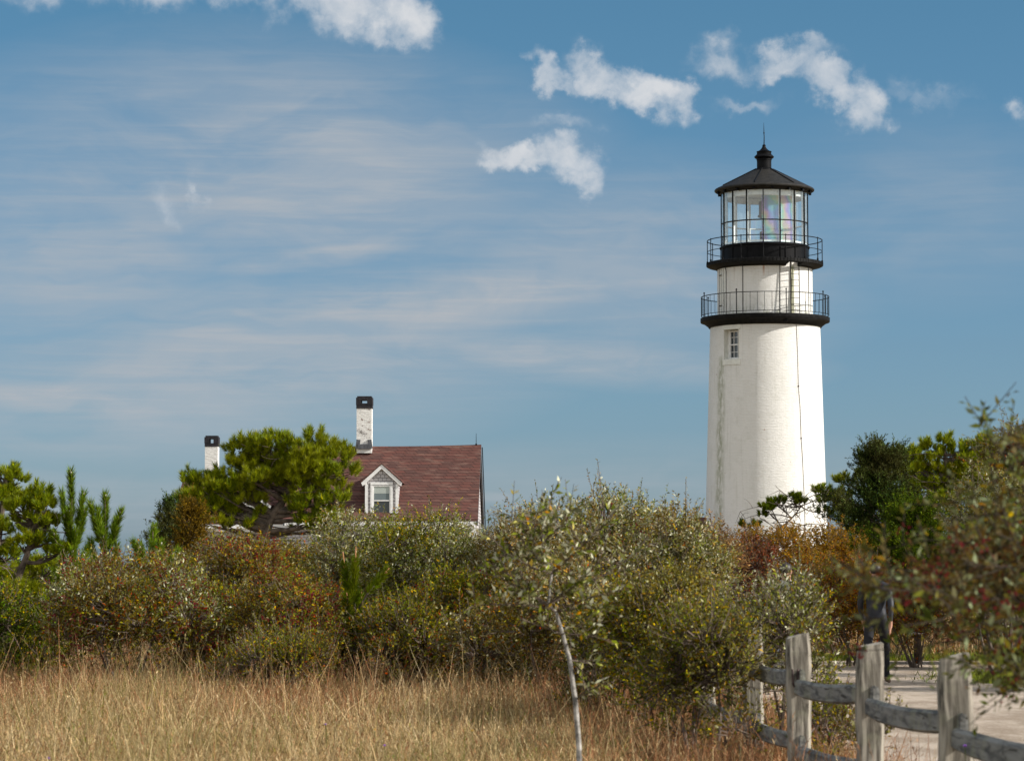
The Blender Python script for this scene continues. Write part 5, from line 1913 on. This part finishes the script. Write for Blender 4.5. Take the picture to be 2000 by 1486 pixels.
rg = np.random.default_rng(8)
n = 330000
Yg = 14.0 * (46.0 / 14.0) ** rg.random(n)
left = -.19 * Yg - .6
right = path_left(Yg) - .05 - .35 * rg.random(n) ** 2
right = np.minimum(right, .2 * Yg + 1)
Xg = left + (right - left) * rg.random(n)
patch = np.sin(Xg * 1.3 + 1.2 * np.sin(Yg * .7)) * .5 + np.sin(Xg * 2.9 + Yg * 1.7) * .3
ncl = 9000
ci = rg.integers(0, ncl, n)
cxx = rg.normal(size=ncl) * .5
clx, cly = rg.normal(size=n) * .035, rg.normal(size=n) * .035
gx, gy = np.round(Xg / .16), np.round(Yg / .16)
hsh = np.sin(gx * 12.9898 + gy * 78.233) * 43758.5453
jx = (hsh - np.floor(hsh)) - .5
inc = rg.random(n) < .6
Xg = np.where(inc, gx * .16 + jx * .13 + clx, Xg)
Yg = np.where(inc, gy * .16 + jx * .11 + cly, Yg)
patch = patch + np.where(inc, jx * 2.2, 0)
hg_ = (.34 + .06 * patch) * rg.uniform(.55, 1.15, n)
tallm = rg.random(n) < .05
hg_ = np.where(tallm, hg_ * 1.75, hg_)
edge = np.clip((Yg - 25.0) / 4, 0, 1)                  # taller, darker stems towards the thicket
hg_ = hg_ * (1 + .38 * edge)
fence_side = np.clip((Xg - (-.5 + .02 * Yg)) / 1.5, 0, 1)
pred = .06 + .6 * edge * (.6 + .4 * np.sin(Xg * 2.1)) + .75 * fence_side
mi = (rg.random(n) < pred).astype(int)
gr = rg.random(n) < (.05 + .05 * (patch > .3))
mi = np.where(gr & (mi == 0), 2, mi)
tag(blades('meadow_grass', [L_TAN, L_REDGR, L_GREENGR], Xg, Yg, hg_, 1, width=.0045, lean=.30, mi=mi, seeds=.28), kind='stuff', label='tall dry tan meadow grass filling the foreground', cat='grass')

# grass beyond and beside the path
n = 52000
Yg = rg.uniform(51.5, 64, n)
Xg = rg.uniform(3.5, 13, n)
mi = np.where(Yg < 55 + rg.normal(size=n), 0, 1)
hg_ = np.where(mi == 0, .10, .42) * rg.uniform(.5, 1.2, n)
hg_ = np.where(Yg > 54, hg_ * 1.5, hg_)
tag(blades('verge_grass', [L_GREENGR, L_TAN, L_REDGR], Xg, Yg, hg_, 2, width=.010, lean=.4, mi=np.where((mi == 1) & (rg.random(n) < .4), 2, mi)), kind='stuff', label='short green verge and tan grass beyond the path', cat='grass')
n = 16000
c = rg.integers(0, 5, n)
cx = np.array([7.5, 8.9, 8.1, 9.7, 9.2])[c]
cy = np.array([42.6, 41.2, 44.5, 38.2, 36.6])[c]
Xg = cx + rg.normal(size=n) * .55
Yg = cy + rg.normal(size=n) * .9
tag(blades('ground_weeds', [L_GREENGR], Xg, Yg, .085 * rg.uniform(.4, 1.3, n), 3, width=.014, lean=.9), kind='stuff', label='low bright green weeds on the right side of the path', cat='weeds')


# a few violet and yellow wild flowers in the meadow
GF = 'small wild flowers in the meadow'
M_VIO = mat('violet_petal', (0.30, 0.12, 0.55), 0.6)
M_YEL = mat('yellow_petal', (0.60, 0.36, 0.03), 0.6)
M_STALK = mat('green_stalk', (0.09, 0.12, 0.03), 0.7)
for px, py, Y, vio, lab in ((636, 1414, 21, 1, 'violet wild flower in the middle of the meadow'), (751, 1455, 19, 1, 'lowest violet wild flower, right of the meadow middle'), (95, 1480, 17.5, 1, 'violet wild flower in the nearest grass, far from the fence'),
                            (1885, 1456, 12.6, 1, 'violet wild flower before the nearest fence post'), (732, 1424, 21, 0, 'yellow wild flower in the middle of the meadow'), (922, 1426, 21, 0, 'yellow wild flower right of the meadow middle')):
    p = at(px, py, Y)
    fl = empty('wild_flower', (p.x, Y, 0), lab, 'flower', GF)
    m = MB()
    m.tube([(0.03, 0, -.02), (.01, .01, p.z * .6), (0, 0, p.z)], .002, 4)
    m.build('stalk', M_STALK, fl)
    m = MB()
    for k in range(7):
        a = 2 * math.pi * k / 7
        d = Vector((math.cos(a), math.sin(a), .25)) * .016
        s = Vector((-math.sin(a), math.cos(a), 0)) * .006
        o = Vector((0, 0, p.z))
        m.add([o, o + d * .6 + s, o + d, o + d * .6 - s], [(0, 1, 2, 3)])
    m.tube([(0, 0, p.z - .004), (0, 0, p.z + .006)], .006, 6)
    m.build('petals', M_VIO if vio else M_YEL, fl)


# ------------------------------------------------------------------ two walkers on the path
def skin_body(joints, edges, root_i, mats_fn, mats, parent):
    me = bpy.data.meshes.new('body')
    me.from_pydata([j[0] for j in joints], edges, [])
    o = bpy.data.objects.new('body', me)
    C.objects.link(o)
    sk = o.modifiers.new('skin', 'SKIN')
    sk.use_smooth_shade = True
    lay = me.skin_vertices[0].data
    for i, (_, r) in enumerate(joints):
        rr = r if hasattr(r, '__len__') else (r, r)
        lay[i].radius = rr
        lay[i].use_root = (i == root_i)
    ss = o.modifiers.new('sub', 'SUBSURF')
    ss.levels = 2
    ss.render_levels = 2
    dg = bpy.context.evaluated_depsgraph_get()
    m2 = bpy.data.meshes.new_from_object(o.evaluated_get(dg))
    o.modifiers.clear()
    o.data = m2
    m2.materials.clear()
    for m in mats:
        m2.materials.append(m)
    for p in m2.polygons:
        p.material_index = mats_fn(p.center)
        p.use_smooth = True
    o.parent = parent
    return o


def person(px, py_top, Y, label, heading, stride, shirt, trousers, skin, hair, shoe, jacket=False, pack=None):
    H = at(px, py_top, Y).z
    k = H / 1.76
    p = at(px, py_top, Y)
    root = empty('person', (p.x, Y, 0), label, 'person', rz=heading)
    J, E = [], []

    def j(x, y, z, r):
        J.append(((x * k, y * k, z * k), r if not hasattr(r, '__len__') else r))
        return len(J) - 1
    # +y is the walking direction
    pel = j(0, 0, .95, (.155, .12))
    wai = j(0, .01, 1.10, (.140, .105))
    che = j(0, .02, 1.28, (.165, .115))
    upc = j(0, .02, 1.40, (.150, .10))
    nek = j(0, .02, 1.50, .058)
    hd0 = j(0, .035, 1.58, (.072, .082))
    hd1 = j(0, .045, 1.66, (.078, .092))
    hd2 = j(0, .04, 1.725, (.060, .070))
    nos = j(0, .145, 1.625, .014)
    E += [(pel, wai), (wai, che), (che, upc), (upc, nek), (nek, hd0), (hd0, hd1), (hd1, hd2), (hd1, nos)]
    for s in (-1, 1):
        f = stride * s
        hip = j(.095 * s, .0, .90, .092)
        kn = j(.10 * s, f * .62 + .05, .50, .060)
        an = j(.10 * s, f * (1.0 if f > 0 else 1.35) - (.0 if f > 0 else .02), .09 if f >= 0 else .14, .042)
        he = j(.10 * s, J[an][0][1] / k - .03, J[an][0][2] / k - .045, .040)
        to = j(.11 * s, J[an][0][1] / k + .15, .035 if f >= 0 else .03, .030)
        E += [(pel, hip), (hip, kn), (kn, an), (an, he), (an, to)]
        sh = j(.185 * s, .015, 1.40, .066)
        el_ = j(.245 * s, -f * .35 - .03, 1.13, .046)
        wr = j(.235 * s, -f * .75 + .07, .90, .030)
        pa = j(.228 * s, -f * .80 + .095, .83, (.026, .034))
        E += [(upc, sh), (sh, el_), (el_, wr), (wr, pa)]
        for q, (dx, dl) in enumerate(((.028, .075), (.010, .085), (-.009, .08), (-.027, .065))):
            f1 = j((.228) * s, -f * .80 + .095 + dx, .83 - .045, .0095)
            f2 = j((.222) * s, -f * .80 + .10 + dx, .83 - .045 - dl * .5, .0085)
            f3 = j((.208) * s, -f * .80 + .105 + dx, .83 - .045 - dl * .95, .0075)
            E += [(pa, f1), (f1, f2), (f2, f3)]
        t1 = j(.222 * s, -f * .80 + .135, .825, .010)
        t2 = j(.212 * s, -f * .80 + .155, .79, .009)
        E += [(pa, t1), (t1, t2)]
    sleeve = .92 if jacket else 1.18

    def mf(c):
        z = c.z / k
        if z > 1.50:
            return 0
        arm = abs(c.x) / k > .195 and z > .7
        if arm and z < sleeve:
            return 0
        if z > .96 or (arm and z > .9):
            return 1
        if z > .105:
            return 2
        return 3
    skin_body(J, E, pel, mf, [skin, shirt, trousers, shoe], root)
    hm = MB()
    n1, n2 = 14, 10
    vs, fs = [], []
    for a in range(n2 + 1):
        th = math.pi * a / n2 * .66
        for b__ in range(n1):
            ph = 2 * math.pi * b__ / n1
            rr_ = 1.0 + .03 * math.sin(5 * ph + 3 * th)
            back = .5 - .5 * math.sin(ph)
            tt = th * (.72 + .34 * back)
            vs.append((k * .088 * rr_ * math.sin(tt) * math.cos(ph), k * (.033 + .104 * rr_ * math.sin(tt) * math.sin(ph)), k * (1.655 + .105 * rr_ * math.cos(tt))))
    for a in range(n2):
        for b__ in range(n1):
            b2 = (b__ + 1) % n1
            fs.append((a * n1 + b__, (a + 1) * n1 + b__, (a + 1) * n1 + b2, a * n1 + b2))
    hm.add(vs, fs)
    hm.build('hair', hair, root, smooth=True)
    fm = MB()
    for s in (-1, 1):
        c = Vector((.031 * s * k, .127 * k, 1.645 * k))
        fm.tube([c - Vector((.011, 0, 0)), c, c + Vector((.011, 0, 0))], [.003, .007, .003], 6)
        ear = Vector((.083 * s * k, .035 * k, 1.625 * k))
        fm.tube([ear - Vector((0, 0, .03)), ear, ear + Vector((0, 0, .03))], [.006, .014, .008], 6, mi=1)
    fm.tube([(-.024 * k, .128 * k, 1.58 * k), (0, .134 * k, 1.578 * k), (.024 * k, .128 * k, 1.58 * k)], .005, 5, mi=2)
    fm.build('face', [M_DARK, skin, mat('lips', (0.35, 0.13, 0.11), 0.5)], root, smooth=True)
    if pack is not None:
        bm_ = MB()
        prof = [(.02, 1.02), (.13, 1.03), (.15, 1.12), (.145, 1.3), (.12, 1.4), (.02, 1.43)]
        for i in range(len(prof) - 1):
            pass
        rings = []
        for r_, z_ in prof:
            rings.append([(r_ * math.cos(t) * k, (-.155 + .075 * (r_ / .15) * math.sin(t)) * k, z_ * k) for t in [2 * math.pi * q / 12 for q in range(12)]])
        vv = [p_ for rg_ in rings for p_ in rg_]
        ff = [(i * 12 + q, i * 12 + (q + 1) % 12, (i + 1) * 12 + (q + 1) % 12, (i + 1) * 12 + q) for i in range(len(prof) - 1) for q in range(12)]
        bm_.add(vv, ff)
        for s in (-1, 1):
            bm_.tube([(s * .09 * k, -.12 * k, 1.40 * k), (s * .11 * k, -.04 * k, 1.475 * k), (s * .11 * k, .09 * k, 1.43 * k), (s * .12 * k, .14 * k, 1.3 * k), (s * .14 * k, .06 * k, 1.1 * k), (s * .12 * k, -.1 * k, 1.05 * k)], .018, 6)
        tag(bm_.build('backpack', pack, None, smooth=True), 'dark narrow backpack on the back of the walker in the pale shirt', 'backpack')
        bp_ = bpy.data.objects[-1] if False else [o for o in C.objects if o.name.startswith('backpack')][-1]
        bp_.location = root.location
        bp_.rotation_euler = root.rotation_euler
    return root


SKIN = mat('skin', (0.50, 0.27, 0.19), 0.55, 0.35)
HAIR = mat('dark_hair', (0.018, 0.013, 0.011), 0.5, 0.4, var=0.4, vscale=60)
person(1533, 1098, 42, 'walker with dark hair and a pale short-sleeved shirt, half hidden behind leaves', math.radians(-38), .24,
       mat('pale_shirt', (0.56, 0.53, 0.47), 0.85, var=.15, vscale=8), mat('dark_trousers', (0.05, 0.06, 0.08), 0.85), SKIN, HAIR, mat('grey_shoe', (0.2, 0.19, 0.18), 0.7), pack=mat('backpack_cloth', (0.035, 0.035, 0.04), 0.8))
person(1710, 1098, 41, 'walker all in black behind the middle fence post', math.radians(-18), .27,
       mat('black_jacket', (0.016, 0.018, 0.026), 0.6, 0.4, var=.4, vscale=12), mat('black_trousers', (0.014, 0.014, 0.017), 0.8), SKIN, HAIR, mat('brown_shoe', (0.16, 0.11, 0.08), 0.6), jacket=True)
